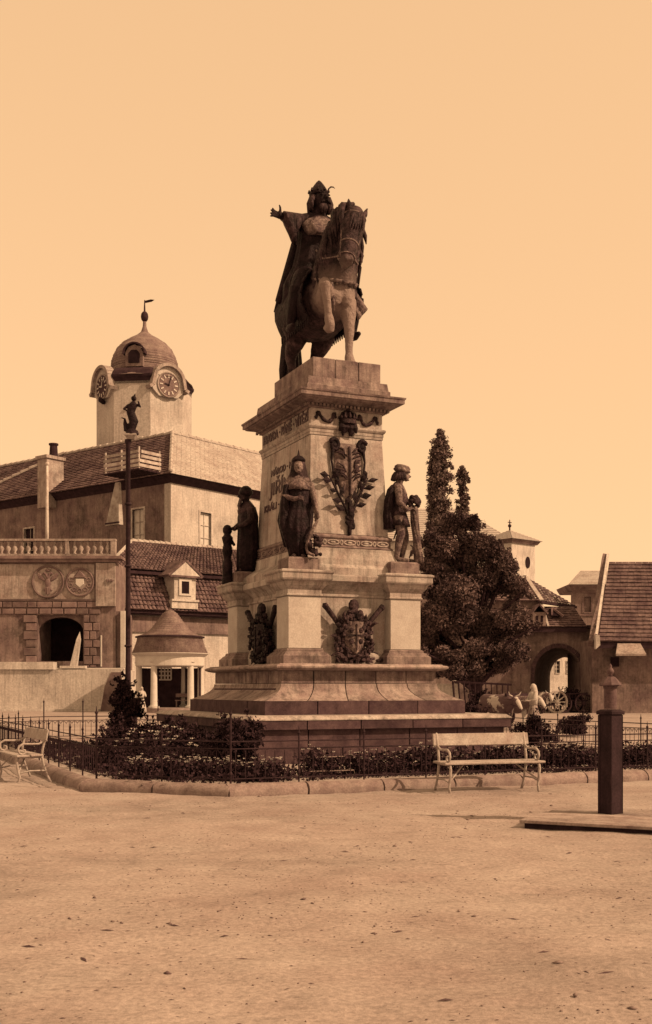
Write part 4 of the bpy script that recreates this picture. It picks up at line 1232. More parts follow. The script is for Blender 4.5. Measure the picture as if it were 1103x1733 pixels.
# battered shaft, architrave, frieze, cornice, blocking course, plinth for the horse
SB, STP = (.955, 1.66, 4.972), (.868, 1.53, 7.14)
MB().stack([SB, STP]).build('shaft', M_stone, mon, bevel=.01)
MB().stack([(.88, 1.545, 7.142), (.88, 1.545, 7.20), (.89, 1.555, 7.205), (.89, 1.555, 7.27), (.91, 1.575, 7.285), (.93, 1.595, 7.32), (.93, 1.595, 7.35), (.90, 1.565, 7.37)]).build('architrave', M_stone, mon)
MB().stack([(.865, 1.535, 7.372), (.865, 1.535, 7.72)]).build('frieze', M_stone, mon)
MB().stack([(.89, 1.56, 7.722), (.92, 1.59, 7.75), (.92, 1.59, 7.80)]).build('bed_moulding', M_mould, mon)
dn = []
dme = MB().box((0, 0, 0), (.05, .05, .055)).mesh('dentil'); dme.materials.append(M_mould)
for s in (-1, 1):
    for k in range(22):
        dn.append((-.96 + k * 1.92 / 21, s * 1.645))
    for k in range(36):
        dn.append((s * .975, -1.58 + k * 3.16 / 35))
for x, y in dn:
    o = bpy.data.objects.new('dentil', dme); COL.objects.link(o); o.parent = mon; o.location = (x, y, 7.775)
MB().stack([(.95, 1.62, 7.803), (1.02, 1.70, 7.83), (1.14, 1.83, 7.86), (1.18, 1.87, 7.875), (1.19, 1.88, 7.90), (1.235, 1.925, 7.905), (1.235, 1.925, 7.985), (1.255, 1.945, 8.0), (1.262, 1.955, 8.035), (1.1, 1.75, 8.05)]).build('cornice', M_mould, mon)
MB().stack([(1.0, 1.68, 8.05), (1.0, 1.68, 8.20), (.97, 1.65, 8.22), (.95, 1.62, 8.385), (.8, 1.5, 8.392)]).build('blocking_course', M_mould, mon)
for x0, x1 in ((-.82, -.28), (-.272, .27), (.278, .82)):
    MB().stack([(x0, x1, -1.55, .82, 8.394), (x0, x1, -1.55, .82, 8.83)]).build('plinth_block', M_mould, mon, bevel=.012)

# letters
def on_left(s, size, y, z, dpt=.012, sx=1.0, bold=.0, width=None):
    t = (z - SB[2]) / (STP[2] - SB[2])
    x = -(SB[0] + (STP[0] - SB[0]) * t) - .006 if z < 7.14 else -.872
    lean = math.atan2(SB[0] - STP[0], STP[2] - SB[2]) if z < 7.14 else 0
    o = text_mesh('inscription', s, size, dpt, M_letter, mon, (x, y, z), Euler((R(90) - lean, 0, R(-90)), 'XYZ'), sx, bold)
    if width:
        xs_ = [v.co.x for v in o.data.vertices]; o.scale[0] = width / (max(xs_) - min(xs_))
    return o
on_left('PRAVDA · PÁNĚ · VÍTĚZÍ', .27, 0.0, 7.545, bold=.008, width=2.85)
on_left('NÁROD · NÁŠ', .21, .0, 6.66, bold=.006, width=1.65)
on_left('JIŘÍMU', .43, .0, 6.27, bold=.006, width=1.7)
on_left('KRÁLI · ČESKÉMU', .22, .0, 5.86, bold=.005, width=2.4)

# ------------------------------------------------------------------ bronze ornament on the front of the shaft
def fy(z):       # the shaft's front face at height z
    t = (z - SB[2]) / (STP[2] - SB[2]); return -(SB[1] + (STP[1] - SB[1]) * t)
for s in (-1, 1):    # ribbons on the frieze
    rb = MB()
    pts = []
    for t in np.linspace(0, 1, 26):
        x = s * (.22 + .58 * t)
        z = 7.545 + (.11 - .02 * t) * math.sin(t * 9.5 + .4) * (1 if t > .12 else t / .12)
        pts.append((x + s * .05 * math.cos(t * 9.5), -1.55, z))
    rb.tube(pts, [.03 + .018 * math.sin(i * .8) ** 2 for i in range(26)], 6)
    rb.build('ribbon', M_bronze2, mon, smooth=True)
cw = MB()
cw.lathe([(.2, 0), (.21, .03), (.19, .06), (.2, .1)], 20, (0, -1.58, 7.42), sy=.7)
for k in range(7):
    a = math.pi * k / 6
    cw.ball((.2 * math.cos(a), -1.58 - .13 * math.sin(a), 7.55), .035, 8)
for k in range(5):
    a = math.pi * (k + .5) / 5
    cw.tube([(.2 * math.cos(a), -1.58 - .13 * math.sin(a), 7.52), (.17 * math.cos(a), -1.6 - .11 * math.sin(a), 7.64), (.04 * math.cos(a), -1.6, 7.7)], [.022, .022, .015], 6)
cw.ball((0, -1.6, 7.6), (.14, .09, .1), 10); cw.ball((0, -1.6, 7.73), .04, 8); cw.bar((0, -1.6, 7.74), (0, -1.6, 7.84), .02).bar((-.04, -1.6, 7.8), (.04, -1.6, 7.8), .02)
cw.build('crown', M_bronze2, mon, smooth=True, angle=50)
dp = MB()
for k in range(9):
    x = -.19 + k * .047
    dp.tube([(x * .9, -1.62, 7.42), (x, -1.63 - .03 * (k % 2), 7.33), (x * 1.1 + .02 * math.sin(k * 2), -1.59, 7.2 + .06 * math.cos(k * 1.7))], [.04, .045, .022], 7)
remesh('drapery', dp, .018, M_bronze, mon, 2)
for s in (-1, 1):
    sc_ = MB()
    pts = [(s * (.33 + .11 * (1 - t * .75) * math.cos(2 * math.pi * 1.5 * t + .5)), fy(6.95) - .08 + .02 * t, 6.93 + .14 * (1 - t * .75) * math.sin(2 * math.pi * 1.5 * t + .5)) for t in np.linspace(0, 1, 24)]
    sc_.tube(pts, [.055 - .02 * i / 23 for i in range(24)], 8)
    sc_.ball((s * .33, fy(6.95) - .06, 6.93), (.07, .07, .08), 8)
    sc_.tube([(s * .36, fy(6.8) - .06, 6.85), (s * .40, fy(6.6) - .05, 6.6), (s * .36, fy(6.3) - .05, 6.3), (s * .24, fy(6.1) - .05, 6.05), (s * .17, fy(5.8) - .05, 5.8)], [.045, .024, .028, .02, .01], 7)
    sc_.build('scroll', M_bronze, mon, smooth=True)
sh = MB()
secs = [(.06, 5.75, .03), (.15, 5.85, .05), (.2, 6.05, .07), (.34, 6.25, .09), (.32, 6.45, .1), (.31, 6.65, .1), (.36, 6.85, .09), (.32, 6.98, .06)]
ring = []
vs, fs = [], []
for hw, z, dpt in secs:
    for k in range(9):
        u = -1 + 2 * k / 8
        vs.append((hw * u, fy(z) - .01 - dpt * (1 - u * u) - .02 * math.sin(u * 9 + z * 5) ** 2, z))
    for k in range(9):
        u = 1 - 2 * k / 8
        vs.append((hw * u, fy(z) + .02, z))
for i in range(len(secs) - 1):
    for k in range(18):
        a, b = i * 18 + k, i * 18 + (k + 1) % 18
        fs.append((a, b, b + 18, a + 18))
fs += [tuple(range(17, -1, -1)), tuple(range((len(secs) - 1) * 18, len(secs) * 18))]
so = MB().add(vs, fs).build('shield', M_relief, mon, smooth=True, angle=60)
rl = MB()
rgr = random.Random(17)
for s in (-1, 1):
    for k in range(9):
        z0 = 6.88 - k * .075 + rgr.uniform(-.02, .02); x0 = .05 + rgr.uniform(0, .06)
        if s < 0 and k in (3, 4): continue
        rl.tube([(s * x0, fy(z0) - .12, z0 - rgr.uniform(.06, .16)), (s * (.15 + .02 * rgr.random()), fy(z0) - .13, z0 - rgr.uniform(0, .05)), (s * rgr.uniform(.26, .34), fy(z0) - .06, z0 + rgr.uniform(-.02, .06))], [.014, .024, .008], 6)
    rl.ball((s * .17, fy(6.4) - .11, 6.38 + .05 * s), (.07, .03, .1), 8)
rl.tube([(0, fy(6.9) - .13, 6.9), (0, fy(6.3) - .13, 6.3), (0, fy(5.8) - .09, 5.8)], [.03, .035, .02], 6)
rl.build('shield_relief', M_bronze2, so, smooth=True)
# two laurel branches that cross over a long stem
def leaf_blade(mb, p, d, L, w, nrm=(0, -1, 0)):
    p, d = Vector(p), Vector(d).normalized(); nn = Vector(nrm)
    e = d.cross(nn).normalized()
    m_ = p + d * L * .5
    a = [p, m_ + e * w + nn * .015, p + d * L + nn * .02, m_ - e * w + nn * .015, m_ + nn * .035, m_ - nn * .02]
    mb.add(a, [(0, 1, 4), (1, 2, 4), (2, 3, 4), (3, 0, 4), (1, 0, 5), (2, 1, 5), (3, 2, 5), (0, 3, 5)])
for s in (-1, 1):
    br = MB()
    path = [Vector((s * x, fy(z) - .06, z)) for x, z in ((.0, 5.30), (.1, 5.55), (.24, 5.82), (.37, 6.08), (.46, 6.25))]
    if s < 0: path = [Vector((p.x * 1.06, p.y - .02, p.z)) for p in path]
    br.tube(path, [.04, .034, .028, .022, .014], 7)
    bo = br.build('laurel_branch', M_bronze, mon, smooth=True)
    rgl = random.Random(3 + s)
    for i in range(9):
        t = .7 + 3.25 * i / 8 + rgl.uniform(-.12, .12)
        k = min(3, int(t)); f_ = t - k
        p = path[k].lerp(path[k + 1], f_)
        d = (path[k + 1] - path[k]).normalized()
        side = 1 if i % 2 else -1
        dv = d * .6 + Vector((side * rgl.uniform(.5, 1.1) * d.z, -.45 * rgl.random(), -side * rgl.uniform(.5, 1.0) * d.x))
        lb_ = MB(); leaf_blade(lb_, p, dv, rgl.uniform(.2, .32), rgl.uniform(.055, .085))
        lb_.build('leaf', M_bronze, bo)
sm = MB().tube([(0, fy(5.7) - .07, 5.72), (.02, fy(5.4) - .09, 5.4), (-.01, fy(5.2) - .06, 5.2), (-.01, fy(5.0) - .04, 4.98)], [.05, .085, .05, .05], 8)
rgs = random.Random(9)
for k in range(16):
    sm.ball((rgs.uniform(-.1, .1), fy(5.3) - .08, rgs.uniform(5.12, 5.5)), rgs.uniform(.035, .06), 6)
remesh('branch_stem', sm, .016, M_bronze, mon, 1)

# ------------------------------------------------------------------ trophies of arms in the recessed panels
def trophy(T, mb_seed, m1, m2):
    rg = random.Random(mb_seed)
    t1 = MB(T)
    for s in (-1, 1):
        t1.tube([(s * .1, -.1, 2.65), (s * .45, -.14, 3.12), (s * .68, -.17, 3.38)], [.045, .055, .062], 10)
        t1.tube([(s * .66, -.17, 3.36), (s * .70, -.17, 3.40)], [.07, .07], 8)
    t1.build('cannon_barrel', m2, mon, smooth=True, angle=40)
    g = MB(T)
    for k in range(300):
        a = rg.uniform(0, 2 * math.pi); r_ = rg.uniform(.78, 1.35)
        x, z = .35 * r_ * math.cos(a), 2.68 + .45 * r_ * math.sin(a)
        if z > 3.15 and abs(x) > .2: continue
        if z < 2.2: z = rg.uniform(2.2, 2.35); x *= 1.35
        if rg.random() < .35:
            d_ = Vector((rg.gauss(0, 1), -.4 * rg.random(), rg.gauss(0, 1))).normalized()
            leaf_blade(g, (x, -.12 - rg.uniform(0, .14), z), d_, rg.uniform(.14, .22), rg.uniform(.035, .055))
        else:
            g.ball((x, -.1 - rg.uniform(0, .16), z), (rg.uniform(.035, .075), rg.uniform(.04, .07), rg.uniform(.035, .075)), 6)
    for k in range(16):
        x, z = rg.uniform(-.5, .55), rg.uniform(2.18, 2.42)
        g.tube([(x, -.2, z), (x + rg.uniform(-.2, .2), -.26, z + rg.uniform(-.05, .1)), (x + rg.uniform(-.3, .3), -.2, z + rg.uniform(-.1, .1))], [.03, .028, .015], 6)
    g.ball((0, -.16, 3.4), (.13, .1, .15), 10); g.ball((0, -.2, 3.28), (.1, .09, .1), 8); g.ball((.16, -.16, 3.22), (.08, .07, .1), 8); g.ball((-.12, -.15, 3.16), (.08, .08, .09), 8)
    g.build('garland', m2, mon)
    sh_ = MB(T)
    vs = []
    for hw, z in ((.02, 2.35), (.15, 2.42), (.23, 2.55), (.24, 2.75), (.23, 2.95), (.26, 3.05)):
        for k in range(7):
            u = -1 + 2 * k / 6; vs.append((hw * u, -.22 - .09 * (1 - u * u), z))
        for k in range(7):
            u = 1 - 2 * k / 6; vs.append((hw * u, -.12, z))
    fs = []
    for i in range(5):
        for k in range(14):
            a, b = i * 14 + k, i * 14 + (k + 1) % 14
            fs.append((a, b, b + 14, a + 14))
    fs += [tuple(range(13, -1, -1)), tuple(range(70, 84))]
    o = sh_.add(vs, fs).build('shield', m1, mon, smooth=True, angle=50)
    r2 = MB(T)
    r2.bar((0, -.325, 2.42), (0, -.325, 3.0), .025, .02).bar((-.22, -.30, 2.75), (.22, -.30, 2.75), .025, .04)
    for sx in (-1, 1):
        for z in (2.86, 2.62): r2.ball((sx * .11, -.30, z), (.055, .03, .06), 8)
    r2.build('shield_relief', m2, o)
trophy(Matrix.Translation((0, -1.74, 0)), 4, M_bronze3, M_bronze2)
trophy(Matrix.Translation((-1.28, 0, 0)) @ Matrix.Rotation(R(-90), 4, 'Z') @ Matrix.Scale(1.35, 4, (1, 0, 0)), 5, M_bronze, M_bronze)
# ------------------------------------------------------------------ equestrian statue
def S(px, py, vv, z0=0.0):
    """point in the pedestal's axes on the plane v = vv seen at a photograph pixel"""
    k = (px - XC) / F
    uu = (k * (MC.y + vv * MV.y) - MC.x - vv * MV.x) / (MU.x - k * MU.y)
    Y = MC.y + uu * MU.y + vv * MV.y
    return (uu, vv, H + (YH - py) / F * Y - z0)

HZ = 8.832
eq = empty('equestrian_statue', 'dark bronze robed rider with outstretched arm on a horse atop the pedestal', 'statue', (MC.x, MC.y, HZ), TH)
Q = lambda px, py, v: S(px, py, v, HZ)
# --- horse: one continuous body, facing -v
hb = MB()
# trunk
trunk = [(0, 1.18, 1.75), (0, 1.0, 1.72), (0, .6, 1.66), (0, .1, 1.60), (0, -.4, 1.60), (0, -.85, 1.66), (0, -1.12, 1.72), (0, -1.28, 1.74)]
trad = [.22, .54, .66, .70, .66, .54, .38, .22]
hb.tube(trunk, trad, 20)
hb.ball((-.25, .75, 1.65), (.36, .5, .5), 14); hb.ball((.25, .75, 1.65), (.36, .5, .5), 14)
hb.ball((-.27, -.95, 1.62), (.26, .34, .46), 12); hb.ball((.20, -.92, 1.62), (.22, .34, .46), 12)
hb.ball((-.14, -1.22, 1.56), (.18, .16, .28), 10); hb.ball((.11, -1.22, 1.56), (.16, .16, .28), 10)
# neck, strongly arched, ending behind a tucked head
poll = Vector(Q(601, 362, -1.62)); muz = Vector(Q(585, 447, -1.92))
neck = [Vector((0, -.75, 1.95)), Vector((.03, -1.0, 2.45)), Vector((.08, -1.2, 2.9)), Vector((.13, -1.38, 3.2)), poll]
hb.tube(neck, [.54, .48, .41, .34, .22], 16)
# throat side of neck
hb.tube([Vector((0, -1.1, 1.85)), Vector((.02, -1.38, 2.35)), Vector((.08, -1.55, 2.8))], [.32, .27, .2], 12)
# head
d = (muz - poll)
def hp(t, off=(0, 0, 0)): return poll + d * t + Vector(off)
hb.tube([hp(-.06), hp(.12), hp(.3), hp(.55), hp(.8), hp(.97)], [.17, .27, .28, .21, .175, .15], 14)
hb.ball(hp(.22, (-.15, .06, 0)), (.12, .2, .24), 10); hb.ball(hp(.22, (.15, .06, 0)), (.12, .2, .24), 10)     # cheeks
hb.ball(hp(.27, (-.19, -.1, 0)), (.06, .06, .07), 8); hb.ball(hp(.27, (.19, -.1, 0)), (.06, .06, .07), 8)    # eyes
hb.ball(hp(.93, (-.07, -.12, 0)), (.05, .06, .07), 8); hb.ball(hp(.93, (.07, -.12, 0)), (.05, .06, .07), 8)   # nostrils
hb.ball(hp(.99, (0, .06, -.03)), (.09, .1, .07), 8)
# ears
e1 = Vector(Q(618, 366, -1.58)); e2 = Vector(Q(622, 352, -1.6))
hb.tube([poll + Vector((.15, 0, .0)), e1 + Vector((0, 0, .03)), e2], [.08, .075, .015], 8)
hb.tube([poll + Vector((-.12, 0, .06)), poll + Vector((-.16, -.02, .2)), poll + Vector((-.17, -.03, .30))], [.07, .06, .015], 8)
# fore legs: left fore straight, right fore lifted with a bent knee
hb.tube([(.24, -1.0, 1.5), (.23, -1.1, 1.15), (.22, -1.16, .92), (.22, -1.18, .8), (.215, -1.18, .5), (.21, -1.18, .25), (.21, -1.2, .18), (.21, -1.24, .08), (.21, -1.26, 0.0)], [.22, .18, .13, .12, .09, .085, .11, .12, .145], 12)
kn = Vector(Q(550, 478, -1.62)); hf = Vector(Q(558, 548, -1.5))
hb.tube([(-.26, -.85, 1.55), (-.34, -1.1, 1.45), (-.42, -1.36, 1.55), kn + Vector((.03, .08, 0)), kn], [.30, .24, .17, .14, .125], 12)
hb.tube([kn, kn.lerp(hf, .2), kn.lerp(hf, .5), kn.lerp(hf, .78), kn.lerp(hf, .86), hf + Vector((0, -.03, -.02)), hf + Vector((0, .05, -.12))], [.125, .105, .088, .085, .11, .11, .13], 12)
# hind legs with hock pointing back
for s, dv in ((-1, .0), (1, .12)):
    x = s * .33
    hb.tube([(x * .9, .72, 1.5), (x * 1.05, .55, 1.2), (x, .7, 1.0), (x, 1.0, .78), (x, 1.02, .7), (x, .95, .45), (x, .93, .25), (x, .9, .17), (x, .85, .08), (x, .82, .0)], [.42, .36, .24, .155, .14, .1, .1, .12, .125, .15], 12)
# girth strap bulge and sheath
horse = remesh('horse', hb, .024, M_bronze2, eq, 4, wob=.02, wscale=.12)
M_horse = M_bronze2.copy(); M_horse.name = 'horse_bronze_painted_sun'
def paint_sun(m):  # paler tone paints sunlight onto the chest and forelegs
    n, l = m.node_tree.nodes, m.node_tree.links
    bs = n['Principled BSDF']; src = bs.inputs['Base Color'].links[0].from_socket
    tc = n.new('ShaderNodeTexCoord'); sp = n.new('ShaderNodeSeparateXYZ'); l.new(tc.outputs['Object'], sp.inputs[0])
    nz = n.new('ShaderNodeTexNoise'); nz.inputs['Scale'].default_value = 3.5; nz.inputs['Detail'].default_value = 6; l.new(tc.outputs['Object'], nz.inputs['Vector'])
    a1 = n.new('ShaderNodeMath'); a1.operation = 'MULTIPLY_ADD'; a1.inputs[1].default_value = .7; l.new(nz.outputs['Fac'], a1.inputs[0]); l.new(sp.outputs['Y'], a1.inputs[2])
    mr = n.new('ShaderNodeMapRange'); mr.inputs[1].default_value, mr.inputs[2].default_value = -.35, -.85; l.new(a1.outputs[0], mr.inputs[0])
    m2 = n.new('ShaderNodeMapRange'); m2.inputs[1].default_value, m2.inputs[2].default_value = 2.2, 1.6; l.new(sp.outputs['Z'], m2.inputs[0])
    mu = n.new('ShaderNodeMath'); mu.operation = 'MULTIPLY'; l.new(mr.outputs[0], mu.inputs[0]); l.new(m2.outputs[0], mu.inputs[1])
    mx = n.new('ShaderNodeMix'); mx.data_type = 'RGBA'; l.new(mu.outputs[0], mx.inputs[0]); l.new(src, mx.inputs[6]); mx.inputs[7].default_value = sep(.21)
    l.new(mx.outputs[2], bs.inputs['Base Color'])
paint_sun(M_horse)
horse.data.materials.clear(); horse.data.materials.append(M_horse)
# mane in long locks on the viewer's side, forelock, tail
mn = MB()
rgm = random.Random(2)
for k in range(34):
    t = k / 33
    i = min(3, int(t * 4)); f_ = t * 4 - i
    c = neck[i].lerp(neck[i + 1], f_)
    top_ = c + Vector((-.02, .22 - .2 * t, .30 - .08 * t))
    L = rgm.uniform(.5, .85)
    sx = -1 if k % 4 or k > 20 else 1
    r_ = [.45, .42, .36, .3, .24][i]
    mn.tube([top_, c + Vector((sx * r_ * .9, .02 + rgm.uniform(-.1, .1), .18)), c + Vector((sx * (r_ + .05), rgm.uniform(-.1, .12) - .05, -.15)), c + Vector((sx * (r_ + .02) + rgm.uniform(-.06, .06), rgm.uniform(-.12, .15) - .1, -L * .7))], [.05, .065, .05, .012], 6)
for k in range(6):
    mn.tube([poll + Vector((0, .05, .12)), hp(.12, (-.12 + .05 * k, -.22, .05)), hp(.38, (-.16 + .06 * k, -.27, 0))], [.06, .05, .012], 6)
mn.build('mane', M_bronze2, horse, smooth=True)
tl = MB()
for k in range(22):
    a = rgm.uniform(-.16, .16); b = rgm.uniform(-.12, .18)
    tl.tube([(a * .3, 1.18, 1.85), (a * .6 - .05, 1.42 + b * .5, 1.7), (a - .12, 1.5 + b, 1.1), (a * 1.6 - .15, 1.42 + b, .5 + rgm.uniform(-.1, .1)), (a * 1.9 - .18, 1.32 + b, rgm.uniform(.02, .25))], [.1, .1, .085, .06, .012], 6)
tl.build('tail', M_bronze, horse, smooth=True)
# bridle, bit and reins, breast strap
bd = MB()
def ringat(t, r_):
    c = hp(t); ax_ = d.normalized(); e_ = ax_.orthogonal().normalized(); f2 = ax_.cross(e_)
    return [tuple(c + (e_ * math.cos(a) + f2 * math.sin(a)) * r_) for a in np.linspace(0, 2 * math.pi, 17)]
bd.tube(ringat(.62, .195), .022, 6, cap=False); bd.tube(ringat(.1, .255), .022, 6, cap=False); bd.tube(ringat(.86, .17), .018, 6, cap=False)
for s in (-1, 1):
    bd.tube([hp(.1, (s * .25, 0, 0)), hp(.45, (s * .235, -.02, 0)), hp(.84, (s * .16, 0, 0))], .02, 6)
    b = hp(.86, (s * .17, .02, 0))
    bd.tube([tuple(b + Vector((0, .06 * math.cos(a), .08 * math.sin(a)))) for a in np.linspace(0, 2 * math.pi, 11)], .02, 6, cap=False)
    bd.tube([b, Vector((s * .42, -1.2, 2.3)), Vector((s * .3, -.5, 2.75))], .02, 6)
bd.tube([(-.5, -.85, 1.95), (-.42, -1.15, 1.85), (-.2, -1.42, 1.78), (0, -1.46, 1.76), (.2, -1.42, 1.78), (.42, -1.15, 1.85), (.5, -.85, 1.95)], .04, 6)
for k in range(5): bd.ball((-.3 + .15 * k, -1.43 + .12 * abs(k - 2) / 2, 1.74), .05, 8)
bd.tube([(-.3, -1.38, 1.72), (-.24, -1.34, 1.3), (-.2, -1.3, 1.15)], [.05, .045, .01], 6)
bd.build('bridle', M_bronze3, horse, smooth=True)
# saddle cloth with fringed edge over the belly
scl = MB()
vs, fs = [], []
ys = np.linspace(-.70, .95, 15)
for i, yy in enumerate(ys):
    for k in range(17):
        a = R(-42) + R(264) * k / 16
        rr_ = .74 + .015 * math.sin(k * 1.9 + i)
        cz = 1.62
        vs.append((rr_ * math.cos(a), yy, cz + rr_ * 1.02 * math.sin(a)))
n0 = len(vs)
vs += [(x * 1.035, y, 1.62 + (z - 1.62) * 1.035) for x, y, z in vs]
for i in range(14):
    for k in range(16):
        a = i * 17 + k
        fs.append((a, a + 17, a + 18, a + 1)); fs.append((a + n0, a + 1 + n0, a + 18 + n0, a + 17 + n0))
for k in range(16):
    fs.append((k, k + 1, k + 1 + n0, k + n0)); e_ = 14 * 17; fs.append((e_ + k + 1, e_ + k, e_ + k + n0, e_ + k + 1 + n0))
for i in range(14):
    a = i * 17; fs.append((a + 17, a, a + n0, a + 17 + n0)); b = a + 16; fs.append((b, b + 17, b + 17 + n0, b + n0))
scl.add(vs, fs)
for yy in ys:
    for a in (R(-42), R(222)):
        x, z = .76 * math.cos(a), 1.62 + .77 * math.sin(a)
        scl.tube([(x, yy, z + .02), (x * 1.02, yy, z - .13)], [.035, .015], 5)
for a_ in np.linspace(R(-20), R(200), 14):
    scl.tube([(.765 * math.cos(a_), -.71, 1.62 + .78 * math.sin(a_)), (.77 * math.cos(a_ + .18), -.71, 1.62 + .78 * math.sin(a_ + .18))], .035, 6)
scl.build('saddle_cloth', M_bronze, eq, smooth=True, angle=60)

# --- rider: body is one continuous mesh
rb = MB()
seat = Vector((0, .12, 2.42)); sh_c = Vector((-.03, .1, 3.55)); hd_ = Vector(Q(542, 341, .02))
rb.tube([seat, (0, .12, 2.75), (-.02, .1, 3.15), sh_c], [.40, .36, .40, .36], 16, flat=.8)
rb.tube([sh_c + Vector((-.44, 0, .05)), sh_c + Vector((0, 0, .14)), sh_c + Vector((.42, 0, .05))], [.17, .22, .17], 12)
rb.tube([sh_c + Vector((0, 0, .1)), hd_ + Vector((0, .03, -.12))], [.19, .16], 12)
rb.ball(hd_, (.205, .235, .29), 16)
rb.ball(hd_ + Vector((.02, -.2, -.06)), (.12, .10, .16), 10)       # face
rb.tube([hd_ + Vector((.03, -.27, .06)), hd_ + Vector((.035, -.34, -.03))], [.03, .05], 8)     # nose
for s in (-1, 1):
    rb.ball(hd_ + Vector((.03 + s * .08, -.25, .07)), (.055, .03, .025), 8)      # brow
    rb.tube([hd_ + Vector((.03, -.3, -.07)), hd_ + Vector((.03 + s * .11, -.29, -.12)), hd_ + Vector((.03 + s * .16, -.24, -.2))], [.035, .03, .015], 6)   # moustache
# legs astride
for s in (-1, 1):
    rb.tube([(s * .2, .1, 2.38), (s * .56, -.28, 2.15), (s * .72, -.38, 1.85), (s * .76, -.2, 1.35), (s * .78, -.12, 1.1)], [.26, .22, .18, .14, .10], 12)
    rb.tube([(s * .78, -.05, 1.02), (s * .8, -.22, 1.0), (s * .82, -.42, 1.02)], [.1, .1, .05], 10)
# right arm stretched out, open hand with fingers
shR = sh_c + Vector((-.42, -.02, .04)); el = Vector(Q(492, 372, -.08)); wr = Vector(Q(478, 366, -.12)); ha = Vector(Q(472, 364, -.14))
rb.tube([shR, el, wr, ha], [.15, .12, .075, .085], 12)
hdir = (ha - wr).normalized()
for k, (dx_, dz_) in enumerate(((.0, .10), (-.08, .06), (-.11, .0), (-.10, -.06))):
    rb.tube([ha + Vector((0, 0, .05 - .035 * k)), ha + Vector((-.10 + dx_ * .3, -.01, dz_ * .7)), ha + Vector((-.17 + dx_ * .5, -.04, dz_ * 1.2))], [.03, .027, .02], 6)
rb.tube([ha + Vector((.03, -.02, .05)), ha + Vector((.02, -.05, .15)), ha + Vector((-.01, -.06, .21))], [.035, .03, .02], 6)
# left arm bent, hand holding the reins
rb.tube([sh_c + Vector((.42, 0, .03)), (.52, -.05, 3.1), (.28, -.42, 2.85), (.2, -.52, 2.82)], [.16, .14, .1, .08], 12)
for k in range(4):
    p = Vector((.17, -.55 + .0 * k, 2.88 - .045 * k)); rb.tube([p + Vector((.08, 0, 0)), p + Vector((0, -.07, 0)), p + Vector((-.07, -.02, 0))], [.028, .03, .025], 6)
rb.tube([(.2, -.5, 2.9), (.12, -.56, 2.93)], [.03, .025], 6)
rider = remesh('rider', rb, .018, M_bronze, eq, 2)
# hair, beard, cap with crown band and feather
hr = MB()
for k in range(46):
    a = rgm.uniform(R(-20), R(200)); w_ = rgm.uniform(.8, 1.1)
    b = hd_ + Vector((.2 * math.cos(a), .2 * math.sin(a), .08))
    hr.tube([b, b + Vector((.06 * math.cos(a), .05 * math.sin(a), -.16)), b + Vector((.05 * math.cos(a) + rgm.uniform(-.04, .04), .05 * math.sin(a), -.34 * w_))], [.06, .065, .025], 6)
for k in range(16):
    x = rgm.uniform(-.13, .18)
    hr.tube([hd_ + Vector((x * .8 + .02, -.22, -.12)), hd_ + Vector((x + .02, -.27, -.24)), hd_ + Vector((x * .8 + .03, -.24, -.36 + rgm.uniform(0, .08)))], [.05, .055, .02], 6)
hr.build('hair_and_beard', M_bronze2, rider, smooth=True)
cp = MB()
cp.lathe([(.215, 0), (.23, .03), (.225, .08), (.2, .11), (.17, .17), (.12, .25), (.06, .33), (.015, .37)], 20, tuple(hd_ + Vector((-.02, .02, .12))), sy=1.1)
for k in range(9):
    a = 2 * math.pi * k / 9; cp.tube([tuple(hd_ + Vector((-.02 + .225 * math.cos(a), .02 + .245 * math.sin(a), .19))), tuple(hd_ + Vector((-.02 + .225 * math.cos(a), .02 + .245 * math.sin(a), .26)))], [.04, .015], 6)
cp.build('cap', M_bronze, rider, smooth=True, angle=50)
ft = MB()
f0 = hd_ + Vector((.18, -.08, .2))
pts = [f0, f0 + Vector((.0, 0, .09)), f0 + Vector((.05, -.02, .14)), f0 + Vector((.11, -.03, .14)), f0 + Vector((.15, -.03, .11))]
ft.tube(pts, [.014, .018, .018, .014, .005], 6); ft.build('feather', M_bronze2, rider, smooth=True)
# ermine collar and breast piece; paler bronze paints the highlight on them
er = MB()
er.loft([(0, .06, 3.74, .2, .2, .02), (0, .06, 3.64, .36, .28, .03), (-.02, .05, 3.50, .46, .33, .05), (.02, .0, 3.32, .44, .38, .08), (.04, -.03, 3.22, .40, .38, .12)][::-1], 48, 9, 3)
er.build('collar', M_bronze3, rider, smooth=True)
# coat and hanging cloak with deep folds
ck = MB()
ck.loft([(-.10, .50, 1.62, .64, .74, .10), (-.10, .46, 1.85, .63, .72, .09), (-.08, .36, 2.2, .66, .68, .07), (-.05, .24, 2.6, .52, .5, .06), (-.04, .16, 3.0, .46, .40, .05), (-.03, .12, 3.35, .45, .36, .04), (-.02, .1, 3.58, .36, .28, .03)], 72, 13, 6)
ck.build('coat', M_bronze, rider, smooth=True)
cl = MB()
L0, L1, L2 = Vector(Q(472, 512, .75)), Vector(Q(481, 485, .65)), Vector(Q(505, 400, .3))
cl.loft([(-.16, .90, 1.75, .58, .42, .12), (-.15, .82, 2.0, .56, .40, .1), (-.12, .64, 2.4, .50, .36, .09), (-.08, .45, 2.9, .46, .3, .07), (-.05, .3, 3.4, .40, .24, .05), (-.04, .22, 3.6, .33, .18, .03)], 60, 11, 8)
cl.tube([L2, L1, L0, L0 + Vector((-.05, 0, .0))], [.12, .12, .10, .03], 8)
cl.build('cloak', M_bronze, rider, smooth=True)
